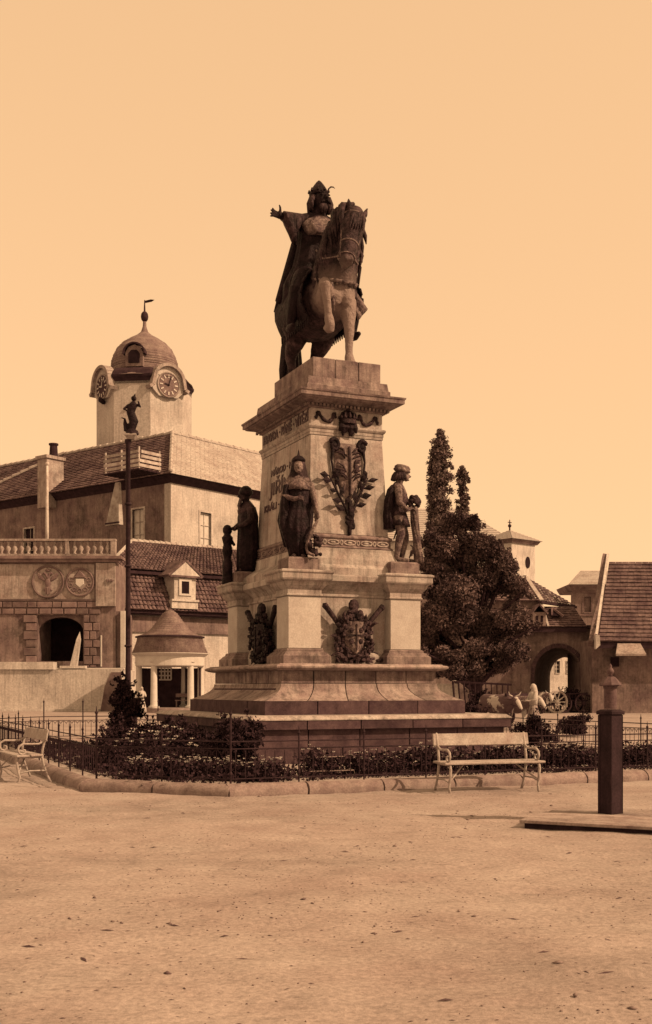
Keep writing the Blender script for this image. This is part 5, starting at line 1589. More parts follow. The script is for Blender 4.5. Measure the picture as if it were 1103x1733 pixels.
# wide hanging sleeve of the outstretched arm
sl = MB()
vs, fs = [], []
N_ = 14
top_line = [shR.lerp(wr, t) + Vector((0, 0, .16 - .07 * t)) for t in np.linspace(-.05, 1.0, N_)]
dep_ = [.30, .34, .40, .48, .56, .64, .70, .72, .70, .62, .5, .38, .28, .2]
for i, p in enumerate(top_line):
    fo = .035 * math.sin(i * 2.1)
    ring = [(0, -.09, 0), (0, -.2 - fo, -.10), (0, -.17 + fo, -dep_[i] * .6), (0, -.03, -dep_[i]), (0, .03, -dep_[i]), (0, .13 - fo, -dep_[i] * .6), (0, .15 + fo, -.10), (0, .09, 0)]
    for q_ in ring: vs.append(tuple(p + Vector(q_) + Vector((.12 * (-q_[2]) * (i > 5), 0, 0))))
for i in range(N_ - 1):
    for k in range(8):
        a, b = i * 8 + k, i * 8 + (k + 1) % 8
        fs.append((a, b, b + 8, a + 8))
fs += [tuple(range(7, -1, -1)), tuple(range((N_ - 1) * 8, N_ * 8))]
sl.add(vs, fs); sl.build('sleeve', M_bronze2, rider, smooth=True)
# stirrup and flying corner of the caparison on the right
fl = MB()
A, B, C_, D_ = Vector(Q(586, 468, -1.0)), Vector(Q(624, 522, -.95)), Vector(Q(607, 542, -.9)), Vector(Q(592, 524, -.95))
vs = []
for t in np.linspace(0, 1, 7):
    for s_ in np.linspace(0, 1, 7):
        p = (A.lerp(B, t)).lerp(A.lerp(D_, t * .6).lerp(C_, t), s_)
        vs.append(tuple(p + Vector((0, .04 * math.sin(s_ * 11 + t * 2) * t, 0))))
n0 = len(vs)
vs += [(x + .01, y + .05, z) for x, y, z in vs]
fs = []
for i in range(6):
    for k in range(6):
        a = i * 7 + k
        fs += [(a, a + 1, a + 8, a + 7), (a + n0, a + 7 + n0, a + 8 + n0, a + 1 + n0)]
for k in range(6):
    e_ = 42 + k; fs.append((e_, e_ + 1, e_ + 1 + n0, e_ + n0))
for i in range(6):
    a = i * 7; fs.append((a, a + 7, a + 7 + n0, a + n0)); b = a + 6; fs.append((b + 7, b, b + n0, b + 7 + n0))
fl.add(vs, fs); fl.build('caparison_corner', M_bronze3, eq, smooth=True)
swd = MB().tube([(.35, -.3, 2.55), (.2, -.5, 2.9), (.12, -.62, 3.12)], [.025, .03, .035], 8)
swd.build('sword_hilt', M_bronze3, rider, smooth=True)

# ------------------------------------------------------------------ figures on the corner piers
def mono_root(name, label, sx, sy, rz):
    p = MC + MU * (sx * 1.205) + MV * (sy * 1.68)
    return empty(name, label, 'statue', (p.x, p.y, 4.402), TH + rz, group='bronze figures on the corner piers')

# 1: robed woman with hood and spiked helmet, frontal; local -y is where she looks
w1 = mono_root('bronze_figure', 'bronze robed woman with hood and spiked helmet on the front left pier', -1, -1, R(-22))
b = MB()
b.tube([(0, 0, .9), (0, 0, 1.2), (0, -.01, 1.5), (0, 0, 1.62)], [.22, .2, .25, .18], 14, flat=.75)
b.tube([(-.24, 0, 1.58), (0, 0, 1.66), (.24, 0, 1.58)], [.09, .13, .09], 10)
b.tube([(0, 0, 1.62), (0, -.02, 1.8)], [.09, .08], 10)
b.ball((0, -.03, 1.9), (.115, .135, .165), 14); b.ball((0, -.12, 1.86), (.075, .06, .1), 10)
b.tube([(0, -.165, 1.93), (0, -.20, 1.87)], [.015, .026], 6); b.ball((0, -.17, 1.80), (.035, .02, .014), 6)
for s in (-1, 1): b.ball((s * .045, -.155, 1.935), (.03, .014, .012), 6)
# her left arm (viewer right) hangs, hand on a long drapery end; right arm across the waist
b.tube([(.25, 0, 1.55), (.34, .0, 1.25), (.38, -.1, .98), (.39, -.14, .88)], [.09, .08, .055, .045], 10)
for k in range(4): b.tube([(.36 + .02 * k, -.15, .87), (.36 + .022 * k, -.18, .80), (.36 + .02 * k, -.17, .74)], [.016, .015, .012], 5)
b.tube([(.35, -.16, .86), (.33, -.2, .82)], [.017, .013], 5)
b.tube([(-.25, 0, 1.55), (-.33, -.08, 1.28), (-.1, -.24, 1.2), (.02, -.27, 1.22)], [.09, .08, .055, .045], 10)
for k in range(4): b.tube([(.02, -.27, 1.25 - .02 * k), (.08, -.29, 1.25 - .024 * k), (.12, -.26, 1.24 - .024 * k)], [.016, .015, .012], 5)
b.tube([(.01, -.28, 1.26), (.05, -.30, 1.30)], [.017, .013], 5)
b.tube([(-.1, 0, .5), (-.1, -.04, .05), (-.1, -.2, .03)], [.12, .08, .05], 8); b.tube([(.1, 0, .5), (.1, -.04, .05), (.1, -.18, .03)], [.12, .08, .05], 8)
fb1 = remesh('body', b, .014, M_bronze3, w1, 1)
w1.scale = (.97, 1.0, 1.03)
g = MB().loft([(0, .0, .02, .20, .19, .12), (-.02, .0, .3, .23, .22, .13), (-.04, .0, .62, .31, .27, .12), (-.03, 0, .85, .29, .25, .09), (0, 0, 1.08, .215, .18, .05), (0, 0, 1.3, .245, .2, .03), (0, .01, 1.5, .25, .18, .02)], 60, 12, 4)
g.build('robe', M_bronze, fb1, smooth=True)
mt = MB().loft([(-.04, .16, .25, .26, .12, .12), (-.06, .14, .8, .38, .15, .1), (0, .12, 1.3, .36, .14, .06), (0, .1, 1.62, .25, .12, .03)], 44, 9, 5)
mt.tube([(-.26, -.05, 1.5), (-.31, -.1, 1.1), (-.33, -.1, .7), (-.22, -.06, .2)], [.09, .11, .11, .04], 8)
mt.build('mantle', M_bronze, fb1, smooth=True)
hh = MB()
hh.loft([(0, .07, 1.5, .27, .17, .10), (0, .06, 1.62, .24, .17, .07), (0, .05, 1.78, .20, .155, .04), (0, .04, 1.92, .17, .145, .02), (0, .02, 2.03, .135, .135, 0), (0, 0, 2.09, .06, .06, 0)], 36, 8, 2)
hh.build('hood', M_bronze2, fb1, smooth=True)
ve = MB()
ve.lathe([(.15, 0), (.155, .03), (.14, .06), (.1, .1), (.03, .13), (.018, .2), (.004, .26)], 16, (0, 0, 2.02)); ve.build('spiked_helmet', M_bronze, fb1, smooth=True)
co2 = MB().loft([(0, -.02, 1.42, .27, .22, .05), (0, -.01, 1.54, .25, .19, .04), (0, 0, 1.64, .15, .13, .02)], 36, 11, 3)
co2.build('collar', M_bronze3, fb1, smooth=True)
# pale drapery end falling to a heap of fruit and foliage at her feet
dr_ = MB().tube([(.33, -.14, 1.22), (.38, -.18, 1.05), (.44, -.2, .82)], [.03, .035, .03], 6)
dr_.tube([(.42, -.22, .76), (.33, -.25, .6), (.22, -.27, .38), (.17, -.28, .2), (.2, -.3, .08), (.34, -.34, .02)], [.03, .04, .04, .035, .035, .03], 6)
dr_.build('drapery_end', M_bronze3, fb1, smooth=True)
fr = MB()
rgs = random.Random(21)
for k in range(46):
    fr.ball((.36 + rgs.uniform(-.13, .16), -.2 + rgs.uniform(-.12, .1), .05 + rgs.uniform(0, .42) * (1 - .3 * rgs.random())), rgs.uniform(.03, .065), 6)
remesh('fruit_heap', fr, .014, M_bronze2, fb1, 0)

# 2: youth in brimmed hat and short cloak, in profile to the right, hand on a gnarled stump
w2 = mono_root('bronze_figure', 'bronze youth in profile with hat and short cloak on the front right pier', 1, -1, R(62))
b = MB()
b.tube([(0, .02, .98), (0, .0, 1.2), (0, -.02, 1.5), (0, .01, 1.66)], [.17, .16, .21, .16], 14, flat=.8)
b.tube([(-.22, .01, 1.6), (0, .02, 1.68), (.22, .01, 1.6)], [.085, .12, .085], 10)
b.tube([(0, .02, 1.64), (0, -.03, 1.82)], [.085, .075], 10)
b.ball((0, -.07, 1.94), (.11, .135, .15), 14); b.ball((0, -.16, 1.88), (.075, .06, .1), 10)
b.tube([(0, -.2, 1.94), (0, -.25, 1.88)], [.015, .025], 6); b.ball((0, -.21, 1.81), (.04, .022, .015), 6)
for s in (-1, 1): b.ball((s * .045, -.195, 1.95), (.03, .016, .012), 6); b.ball((s * .11, -.06, 1.92), (.02, .035, .045), 6)
b.tube([(-.1, 0, 1.0), (-.11, -.05, .6), (-.11, -.02, .52), (-.11, .04, .12), (-.11, 0, .06), (-.11, -.2, .04)], [.14, .095, .09, .055, .06, .05], 10)
b.tube([(.1, 0, 1.0), (.11, -.13, .6), (.11, -.13, .52), (.11, -.06, .12), (.11, -.12, .06), (.11, -.33, .04)], [.14, .095, .09, .055, .06, .05], 10)
b.tube([(-.24, 0, 1.56), (-.29, -.02, 1.28), (-.22, -.18, 1.12), (-.16, -.25, 1.16)], [.085, .075, .05, .042], 10)
for k in range(4): b.tube([(-.18 + .02 * k, -.25, 1.16), (-.16 + .022 * k, -.31, 1.17), (-.14 + .02 * k, -.35, 1.13)], [.016, .015, .012], 5)
b.tube([(-.17, -.25, 1.18), (-.18, -.29, 1.22)], [.017, .012], 5)
b.tube([(.24, 0, 1.56), (.3, -.08, 1.3), (.2, -.22, 1.2), (.13, -.28, 1.24)], [.085, .075, .05, .042], 10)
for k in range(4): b.tube([(.11 + .02 * k, -.28, 1.24), (.10 + .022 * k, -.34, 1.24), (.08 + .02 * k, -.37, 1.19)], [.016, .015, .012], 5)
b.tube([(.10, -.28, 1.26), (.08, -.32, 1.29)], [.017, .012], 5)
fb2 = remesh('body', b, .014, M_bronze3, w2, 1)
tu = MB().loft([(0, -.01, .80, .25, .24, .09), (0, 0, .95, .22, .21, .06), (0, 0, 1.12, .17, .16, .03), (0, -.02, 1.4, .225, .19, .02), (0, 0, 1.6, .2, .14, .02)], 48, 10, 3); tu.build('tunic', M_bronze2, fb2, smooth=True)
ck = MB().loft([(0, .20, .72, .30, .12, .1), (0, .21, 1.0, .30, .13, .08), (0, .18, 1.35, .29, .13, .05), (0, .12, 1.6, .25, .13, .03), (0, .06, 1.7, .15, .11, .02)], 44, 9, 8); ck.build('cloak', M_bronze, fb2, smooth=True)
hr = MB()
for k in range(30):
    a = rgs.uniform(R(-30), R(210)); p = Vector((.105 * math.cos(a), -.05 + .125 * math.sin(a), 1.98))
    hr.tube([p, p + Vector((.02 * math.cos(a), .04 * math.sin(a), -.08)), p + Vector((.04 * math.cos(a), .08 * math.sin(a), -.16))], [.03, .04, .022], 6)
hr.build('hair', M_bronze2, fb2, smooth=True)
w2.scale = (1.06, 1.06, 1.02)
ht = MB(Matrix.Translation((0, -.06, 2.0)) @ Matrix.Rotation(R(14), 4, 'X')).lathe([(.11, -.02), (.135, .0), (.155, .02), (.15, .045), (.14, .06), (.145, .095), (.11, .14), (.04, .155)], 20, sy=1.2); ht.build('brimmed_hat', M_bronze3, fb2, smooth=True)
sp2 = MB()
for k in range(7):
    a = k * .9; sp2.tube([(.05 * math.cos(a), -.32 + .05 * math.sin(a), 1.22), (.05 * math.cos(a + .6), -.34 + .055 * math.sin(a + .6), .9), (.05 * math.cos(a + 1.2) - .02, -.38 + .05 * math.sin(a + 1.2), .5), (.05 * math.cos(a + 1.8), -.43 + .07 * math.sin(a + 1.8), .02)], [.045, .045, .04, .05], 6)
sp2.build('gnarled_stump', M_bronze3, fb2, smooth=True)
bu = MB()
for k in range(60):
    d_ = Vector((rgs.gauss(0, 1), rgs.gauss(0, 1), rgs.gauss(0, .9))).normalized(); bu.ball(Vector((0, -.32, 1.33)) + Vector((d_.x, d_.y, d_.z * 1.1)) * .12, rgs.uniform(.03, .055), 6)
remesh('carved_bunch', bu, .014, M_bronze2, fb2, 0)
bl = MB().tube([(-.1, .02, 1.02), (-.16, -.02, .85), (-.15, .1, .5)], [.03, .025, .015], 6); bl.build('scabbard', M_bronze, fb2)

# 3 and 4: bearded men in wide hats with long cloaks on the rear piers, one with a carved child beside him
def old_man(label, sx, sy, rz, child):
    w = mono_root('bronze_figure', label, sx, sy, rz)
    b = MB()
    b.tube([(0, 0, .9), (0, 0, 1.2), (0, -.02, 1.5), (0, 0, 1.6)], [.22, .22, .27, .2], 14, flat=.8)
    b.tube([(-.27, 0, 1.52), (0, 0, 1.62), (.27, 0, 1.52)], [.11, .15, .11], 10)
    b.tube([(0, 0, 1.58), (0, -.03, 1.76)], [.09, .085], 10)
    b.ball((0, -.05, 1.86), (.12, .14, .16), 14); b.ball((0, -.14, 1.82), (.08, .06, .1), 10); b.tube([(0, -.18, 1.88), (0, -.23, 1.82)], [.015, .027], 6)
    for k in range(8): b.tube([(-.08 + .023 * k, -.16, 1.76), (-.07 + .02 * k, -.2, 1.62), (-.03 + .01 * k, -.2, 1.5)], [.03, .03, .012], 6)
    for s in (-1, 1):
        b.tube([(s * .29, 0, 1.5), (s * .36, -.04, 1.22), (s * .26, -.24, 1.08), (s * .2, -.3, 1.08)], [.1, .085, .06, .045], 10)
        for k in range(4): b.tube([(s * .22 - .02 * k * s, -.3, 1.08), (s * .2 - .02 * k * s, -.36, 1.06), (s * .19 - .02 * k * s, -.36, 1.0)], [.017, .016, .012], 5)
        b.tube([(s * .23, -.3, 1.1), (s * .26, -.35, 1.1)], [.018, .013], 5)
        b.tube([(s * .11, 0, .9), (s * .12, -.05, .5), (s * .12, 0, .08), (s * .12, -.22, .04)], [.15, .1, .07, .05], 8)
    fb = remesh('body', b, .016, M_bronze2, w, 1)
    MB().loft([(0, .02, .03, .31, .26, .09), (0, .02, .5, .31, .26, .08), (0, .02, 1.0, .30, .24, .05), (0, .02, 1.35, .34, .24, .03), (0, .02, 1.58, .26, .18, .02)], 52, 11, 4).build('cloak', M_bronze, fb, smooth=True)
    MB().lathe([(.135, -.04), (.17, .0), (.175, .05), (.15, .09), (.13, .14), (.07, .19), (.02, .2)], 20, (.0, -.03, 1.9), sx=1.1).build('round_cap', M_bronze, fb, smooth=True)
    if child:
        c = MB()
        c.lathe([(.13, 0), (.1, .15), (.12, .4), (.09, .6), (.12, .75), (.1, .9), (.13, 1.05), (.07, 1.15)], 12, (-.42, -.05, 0), sy=.9)
        c.ball((-.42, -.06, 1.24), (.11, .12, .13), 10)
        c.tube([(-.34, -.05, 1.05), (-.26, -.15, .95)], [.05, .04], 6); c.tube([(-.5, -.05, 1.0), (-.52, -.14, .8)], [.05, .04], 6)
        remesh('carved_herm', c, .016, M_bronze, fb, 1)
    return w
old_man('bronze man in round cap and cloak beside a herm on the rear left pier', -1, 1, R(-90), False)
hm = MB()
hm.lathe([(.15, 0), (.12, .2), (.13, .45), (.09, .62), (.13, .8), (.1, .95), (.14, 1.12), (.07, 1.2)], 12, (0, 0, 0)); hm.ball((0, 0, 1.3), (.12, .13, .14), 10); hm.tube([(.06, 0, 1.1), (.16, .1, .95)], [.05, .04], 6)
hq = MC + MU * (-1.67) + MV * (1.78)
ho = remesh('bronze_herm', hm, .016, M_bronze, None, 1); ho.location = (hq.x, hq.y, 4.118)
tag(ho, 'small dark bronze herm with a round head standing beside the rear left figure', 'statue')
old_man('bronze man in round cap on the rear right pier, hidden behind the shaft', 1, 1, R(90), False)
# ------------------------------------------------------------------ garden round the monument: soil, kerb, fence
def G(u, v, z=0.0):
    p = MC + MU * u + MV * v; return Vector((p.x, p.y, z))
OCT = [(5.08, -8.6), (6.9, -6.7), (6.9, 6.7), (5.08, 8.6), (-5.08, 8.6), (-6.9, 6.7), (-6.9, -6.7), (-5.08, -8.6)]
def shrink(d):
    out = []
    n = len(OCT)
    for i in range(n):
        p0, p1, p2 = Vector(OCT[i - 1]), Vector(OCT[i]), Vector(OCT[(i + 1) % n])
        a, b = (p1 - p0).normalized(), (p2 - p1).normalized()
        na, nb = Vector((-a.y, a.x)), Vector((-b.y, b.x))
        m_ = (na + nb).normalized(); k = d / m_.dot(na)
        out.append(tuple(p1 + m_ * k))
    return out
if (lambda s: Vector(s[0]).length > Vector(OCT[0]).length)(shrink(.3)):
    OCT = OCT[::-1]
inner = shrink(.3)
sg = MB().add([tuple(G(u, v, .10)) for u, v in inner], [tuple(range(8))]); so_ = sg.build('flower_bed_soil', M_path); tag(so_, kind='structure')
bm = bmesh.new(); bm.from_mesh(so_.data); bmesh.ops.recalc_face_normals(bm, faces=bm.faces); bm.to_mesh(so_.data); bm.free()
kerb = empty('garden_kerb', 'low rounded stone kerb in separate lengths running round the fenced flower garden', 'kerb', (0, 0, 0))
kerb['kind'] = 'structure'
def kerb_stone(p, q, g=.015):
    p, q = Vector(p), Vector(q); t = (q - p).normalized(); nrm = Vector((-t.y, t.x)); 
    if nrm.dot(-(p + q) / 2) < 0: nrm = -nrm
    p2, q2 = p + t * g, q - t * g
    prof = [(0, -.02), (.0, .07), (.02, .115), (.06, .155), (.13, .18), (.21, .18), (.28, .155), (.32, .10), (.32, -.02)]
    ph = [random.uniform(-.012, .012) for _ in prof]
    n = len(prof)
    sgs = 5
    vs, fs = [], []
    for s in range(sgs + 1):
        c = p2.lerp(q2, s / sgs)
        for (d, z), j in zip(prof, ph):
            w = c + nrm * (d + j + random.uniform(-.006, .006))
            vs.append(tuple(G(w.x, w.y, z + random.uniform(-.006, .006))))
    for s in range(sgs):
        for k in range(n - 1):
            a = s * n + k; fs.append((a, a + n, a + n + 1, a + 1))
    fs += [tuple(range(n)), tuple(range((sgs + 1) * n - 1, sgs * n - 1, -1))]
    MB().add(vs, fs).build('kerb_stone', M_kerb, kerb, smooth=True, angle=60)
for i in range(8):
    a, b = Vector(OCT[i]), Vector(OCT[(i + 1) % 8])
    n = max(1, round((b - a).length / 1.25))
    for k in range(n): kerb_stone(a.lerp(b, k / n), a.lerp(b, (k + 1) / n))

# fence: posts, rails, thin balusters with hoops, each side its own length
fpoly = shrink(.30)
bal_m = MB().tube([(0, 0, .24), (0, 0, .66)], .007, 5).mesh('baluster'); bal_m.materials.append(M_iron)
hp_ = MB().tube([(.07 * math.cos(a), 0, .60 + .07 * math.sin(a)) for a in np.linspace(0, math.pi, 9)], .007, 4)
hp_m = hp_.mesh('hoop'); hp_m.materials.append(M_iron)
def post_mesh(h, r):
    p = MB().tube([(0, 0, .0), (0, 0, h)], r, 8); p.lathe([(r * 1.8, 0), (r * 1.8, .03), (r, .05)], 8, (0, 0, .2))
    p.ball((0, 0, h + .02), r * 1.7, 8); p.tube([(0, 0, h + .04), (0, 0, h + .12)], [r * .8, .003], 6)
    return p
pm_t = post_mesh(1.10, .017).mesh('post'); pm_t.materials.append(M_iron)
pm_s = post_mesh(.80, .014).mesh('post'); pm_s.materials.append(M_iron)
names = []
for i in range(8):
    a, b = Vector(fpoly[i]), Vector(fpoly[(i + 1) % 8])
    mid = (a + b) / 2
    where = {True: 'x'}[True]
    if abs(mid.x) < 1: lab = 'long low iron garden fence with hoops in front of the monument' if mid.y < 0 else 'long low iron garden fence with hoops behind the monument'
    elif abs(mid.y) < 1: lab = 'low iron garden fence along the left side of the monument, by the side-on bench' if mid.x < 0 else 'low iron garden fence along the right side of the monument, behind the pump'
    else: lab = 'short angled length of iron fence at the %s %s corner of the garden' % ('front' if mid.y < 0 else 'rear', 'left' if mid.x < 0 else 'right')
    A, B = G(a.x, a.y), G(b.x, b.y)
    rz = math.atan2(B.y - A.y, B.x - A.x)
    L = (B - A).length
    f_ = empty('iron_fence', lab, 'fence', A, rz, group='iron fence round the monument garden')
    r = MB()
    for z, rad in ((.80, .011), (.69, .009), (.24, .009)):
        r.tube([(0, 0, z), (L, 0, z)], rad, 6)
    r.build('rails', M_iron, f_)
    n = max(2, round(L / 1.08))
    for k in range(n + (1 if False else 0)):
        me = pm_t if k == 0 or (abs(mid.x) < 1 and mid.y > 0 and k % 2 == 0) else pm_s
        o = bpy.data.objects.new('post', me); COL.objects.link(o); o.parent = f_; o.location = (L * k / n, 0, .1)
    nb = int(L / .155)
    for k in range(nb):
        x = (k + .5) * L / nb
        o = bpy.data.objects.new('baluster', bal_m); COL.objects.link(o); o.parent = f_; o.location = (x, 0, 0)
        if mid.y > -8 or abs(mid.x) > 1:
            o = bpy.data.objects.new('hoop', hp_m); COL.objects.link(o); o.parent = f_; o.location = (x, 0, .0)

# ------------------------------------------------------------------ planting
def shrub(name, label, u, v, w, d, h, n, size, seed, cat='shrub', cone=0.0, mt=None, z0=.08, group=None):
    rg = np.random.default_rng(seed)
    p = G(u, v, z0)
    r = empty(name, label, cat, p, 0, group)
    cs_, rs_ = [], []
    for k in range(max(8, int(26 * max(w, d)))):
        t = rg.uniform(.12, .88) if cone else rg.uniform(.0, .9)
        env = (1 - cone * t) if cone else math.sin(math.pi * (.25 + .65 * t)) ** .6
        a = rg.uniform(0, 6.28); q_ = rg.uniform(0, .75) * env
        rad = rg.uniform(.10, .22) * min(w, d, 1.2) * (1 - .6 * t * cone) + .03
        x_ = q_ * w / 2 * math.cos(a)
        hf_ = 1.0 if cone or w < 1.3 else .68 + .34 * math.sin(x_ * 3.1 + seed) * math.cos(x_ * 1.3 + a)
        cs_.append((x_, q_ * d / 2 * math.sin(a), t * (h - rad) * hf_))
        rs_.append(rad)
    pts = clumpy(cs_, rs_, n, rg, .45); pts = pts[pts[:, 2] > .02]
    # loose shoots that break the outline
    ns = int(14 * w)
    sh_ = []
    for k in range(ns):
        c = cs_[rg.integers(0, len(cs_))]; dv = np.array([rg.normal() * .5, rg.normal() * .5, 1.0]); dv /= np.linalg.norm(dv)
        L_ = rg.uniform(.12, .34) * min(1, h)
        tt = rg.uniform(0, 1, 16)[:, None]
        sh_.append(np.array(c)[None] + dv[None] * (rs_[0] + L_ * tt + .05) + rg.normal(size=(16, 3)) * .022)
    pts = np.concatenate([pts] + sh_)
    v_, f_ = leaves(pts, size, rg)
    npmesh('foliage', v_, f_, mt or M_shrub, r)
    st = MB()
    for k in range(0, len(cs_), 2):
        c = Vector(cs_[k]); st.tube([(c.x * .15, c.y * .15, 0), (c.x * .6, c.y * .6, c.z * .55), tuple(c)], [.02, .014, .006], 5)
    st.build('stems', M_trunk, r)
    return r
def uv_at(px, Y):
    x = xat(px, Y); rel = Vector((x, Y, 0)) - MC; return rel.dot(MU), rel.dot(MV)
shrub('round_shrub', 'round dark shrub in the bed beside the step at the front left', *uv_at(402, 20.6), 1.25, 1.1, 1.18, 5200, .075, 31)
shrub('conical_shrub', 'dark conical shrub climbing the foot of the slender statue column', *uv_at(214, 30.5), 1.7, 1.4, 1.95, 8200, .10, 32, cone=.75)
shrub('spreading_shrub', 'wide low dark shrub below the conical bush at the left of the bed', *uv_at(262, 24.5), 3.4, 1.6, 1.3, 15000, .085, 33)
shrub('spreading_shrub', 'low dark shrub filling the bed between the white roses and the round shrub', *uv_at(330, 22.5), 2.6, 1.4, 1.12, 12000, .08, 34)
shrub('spreading_shrub', 'low dark shrub in the bed just inside the left corner of the fence', *uv_at(205, 21.3), 1.8, 1.5, .85, 8000, .075, 35)
shrub('round_shrub', 'dark dense shrub right of the step, in front of the woman in the headscarf', *uv_at(908, 30.5), 1.5, 1.2, 1.0, 8200, .08, 36)
shrub('round_shrub', 'dark shrub behind the right end of the step, in front of the hay cart', *uv_at(803, 35.0), 1.3, 1.1, 1.5, 5000, .09, 37)
shrub('spreading_shrub', 'low dark shrub by the rear right fence near the arch gate', *uv_at(975, 38.0), 1.7, 1.0, .9, 5600, .09, 38)
# white rose plants
def flower_plant_meshes(seed, w, h, nl, nb, bs):
    rg = np.random.default_rng(seed)
    pts = np.stack([rg.normal(size=nl) * w * .33, rg.normal(size=nl) * w * .33, rg.uniform(.02, h, nl) * (1 - .25 * rg.uniform(0, 1, nl))], 1)
    v_, f_ = leaves(pts, .06, rg)
    a = npmesh('foliage', v_, f_, M_bedleaf)
    bl = MB()
    for k in range(nb):
        c = Vector((rg.normal() * w * .28, rg.normal() * w * .28, h * rg.uniform(.82, 1.12)))
        for q_ in range(5):
            an = q_ * 1.2566 + k
            t1 = Vector((math.cos(an), math.sin(an), .35)) * bs; t2 = Vector((math.cos(an + .9), math.sin(an + .9), .35)) * bs
            bl.add([c, c + t1, c + (t1 + t2) * .62 + Vector((0, 0, bs * .25)), c + t2], [(0, 1, 2, 3)])
        bl.ball(tuple(c + Vector((0, 0, bs * .25))), bs * .45, 6)
    b = bl.build('blossoms', M_petal)
    return a, b
def plants(name, label, group, cat, variants, spots):
    protos = []
    for a, b in variants:
        r = empty(name, label, cat, (0, 0, 0), 0, group)
        a.parent = r; b.parent = r; protos.append(r)
    used = [False] * len(protos)
    nvar = len(protos)
    for i, (u, v, s) in enumerate(spots):
        k = i % nvar
        p = G(u, v, .09)
        if not used[k]:
            protos[k].location = p; protos[k].rotation_euler = (0, 0, random.uniform(0, 6)); protos[k].scale = (s, s, s); used[k] = True
        else:
            protos.append(copy_tree(protos[k], p, random.uniform(0, 6), scale=(s, s, s)))
    return protos
var_p = [flower_plant_meshes(60 + k, .34, .30, 190, 4, .020) for k in range(5)]
sp_l = []
for k in range(58):
    t = random.uniform(0, 1)
    px = 218 + 250 * t; Y = 18.7 + (1 - t) * .7 + random.uniform(-.35, .35)
    sp_l.append((*uv_at(px, Y), random.uniform(.85, 1.2)))
plants('pansy_plant', 'small pansy plant with white blossoms in the row along the front left kerb', 'pansies along the front left kerb', 'flower', var_p, sp_l)
var_q = [flower_plant_meshes(70 + k, .34, .36, 190, 3, .021) for k in range(5)]
sp_r = []
for k in range(120):
    t = (k + random.uniform(-.4, .4)) / 119
    u = -3.0 + 8.6 * t; v = -6.3 + random.uniform(-.5, .35) - .15
    sp_r.append((u, v, random.choice((.7, .85, 1.0, 1.15, 1.35))))
plants('bedding_plant', 'low bedding plant with small pale blossoms in the band in front of the step', 'bedding plants in front of the step', 'flower', var_q, sp_r)
var_s = [flower_plant_meshes(80 + k, .3, .2, 60, 2, .025) for k in range(3)]
plants('edging_plant', 'sparse tiny edging plant just inside the kerb behind the bench', 'edging plants inside the kerb', 'flower', var_s,
       [(random.uniform(.6, 4.2), -7.75 + random.uniform(-.15, .1), random.uniform(.5, .8)) for k in range(16)])
var_r = [flower_plant_meshes(90 + k, .5, .72, 260, 5, .05) for k in range(3)]
rb_ = plants('white_rose_bush', 'leafy bush with large round white blossoms in the left bed before the pavilion', 'white rose bushes in the left bed', 'rose bush', var_r,
       [(*uv_at(px, Y), s) for px, Y, s in ((246, 21.6, 1.1), (262, 21.2, .95), (298, 21.4, 1.0), (232, 21.0, .85), (280, 20.7, .8), (205, 20.6, .75), (330, 21.0, .75))])
for o, w_ in zip(rb_, ('tallest bush with large round white blossoms in the left bed, below the slender column', 'full white blossomed bush just right of the tallest one in the left bed',
        'white blossomed bush in the left bed straight in front of the pavilion column', 'white blossomed bush in the left bed, next left of the tallest one', 'small white blossomed bush between the two big ones before the pavilion',
        'leftmost white blossomed bush, close to the left corner of the fence', 'rightmost white blossomed bush, beside the round dark shrub')):
    o['label'] = w_
# small wire hoop frame in the bed
wf = empty('wire_hoop_frame', 'low bent wire frame standing among the plants in front of the step', 'plant frame', G(*uv_at(551, 19.6), .1), TH)
w_ = MB()
w_.tube([(-.38, 0, 0), (-.37, 0, .33), (.37, 0, .33), (.38, 0, 0)], .010, 6)
w_.tube([(-.45, -.25, -.02), (-.42, -.25, .11), (.42, -.25, .11), (.45, -.25, -.02)], .010, 6)
w_.build('wire', M_kerb, wf)
for s in (-1, 1): MB().tube([(s * .37, 0, .12), (s * .42, -.25, .11)], .008, 5).build('side_wire', M_kerb, wf)
# grassy patch and path between the beds
n = 2600
uu = RNG.uniform(-3.2, 5.6, n); vv_ = RNG.uniform(-7.4, -6.8, n)
gp = MC[:2] + uu[:, None] * np.array(MU[:2]) + vv_[:, None] * np.array(MV[:2])
gp = np.concatenate([gp, np.full((n, 1), .10) + RNG.uniform(0, .06, (n, 1))], 1)
v_, f_ = leaves(gp, .07, RNG, .3, up=1.2)
tag(npmesh('ground_cover', v_, f_, M_bedleaf), kind='stuff')
n = 5200
uu = RNG.uniform(-6.3, -3.1, n); vv_ = RNG.uniform(-7.9, 5.5, n)
ok = (uu + vv_ > -13.6)
uu, vv_ = uu[ok], vv_[ok]; n = len(uu)
gp = MC[:2] + uu[:, None] * np.array(MU[:2]) + vv_[:, None] * np.array(MV[:2])
gp = np.concatenate([gp, np.full((n, 1), .10) + RNG.uniform(0, .16, (n, 1))], 1)
v_, f_ = leaves(gp, .10, RNG, .5, up=.6)
tag(npmesh('ground_cover', v_, f_, M_bedleaf), kind='stuff')

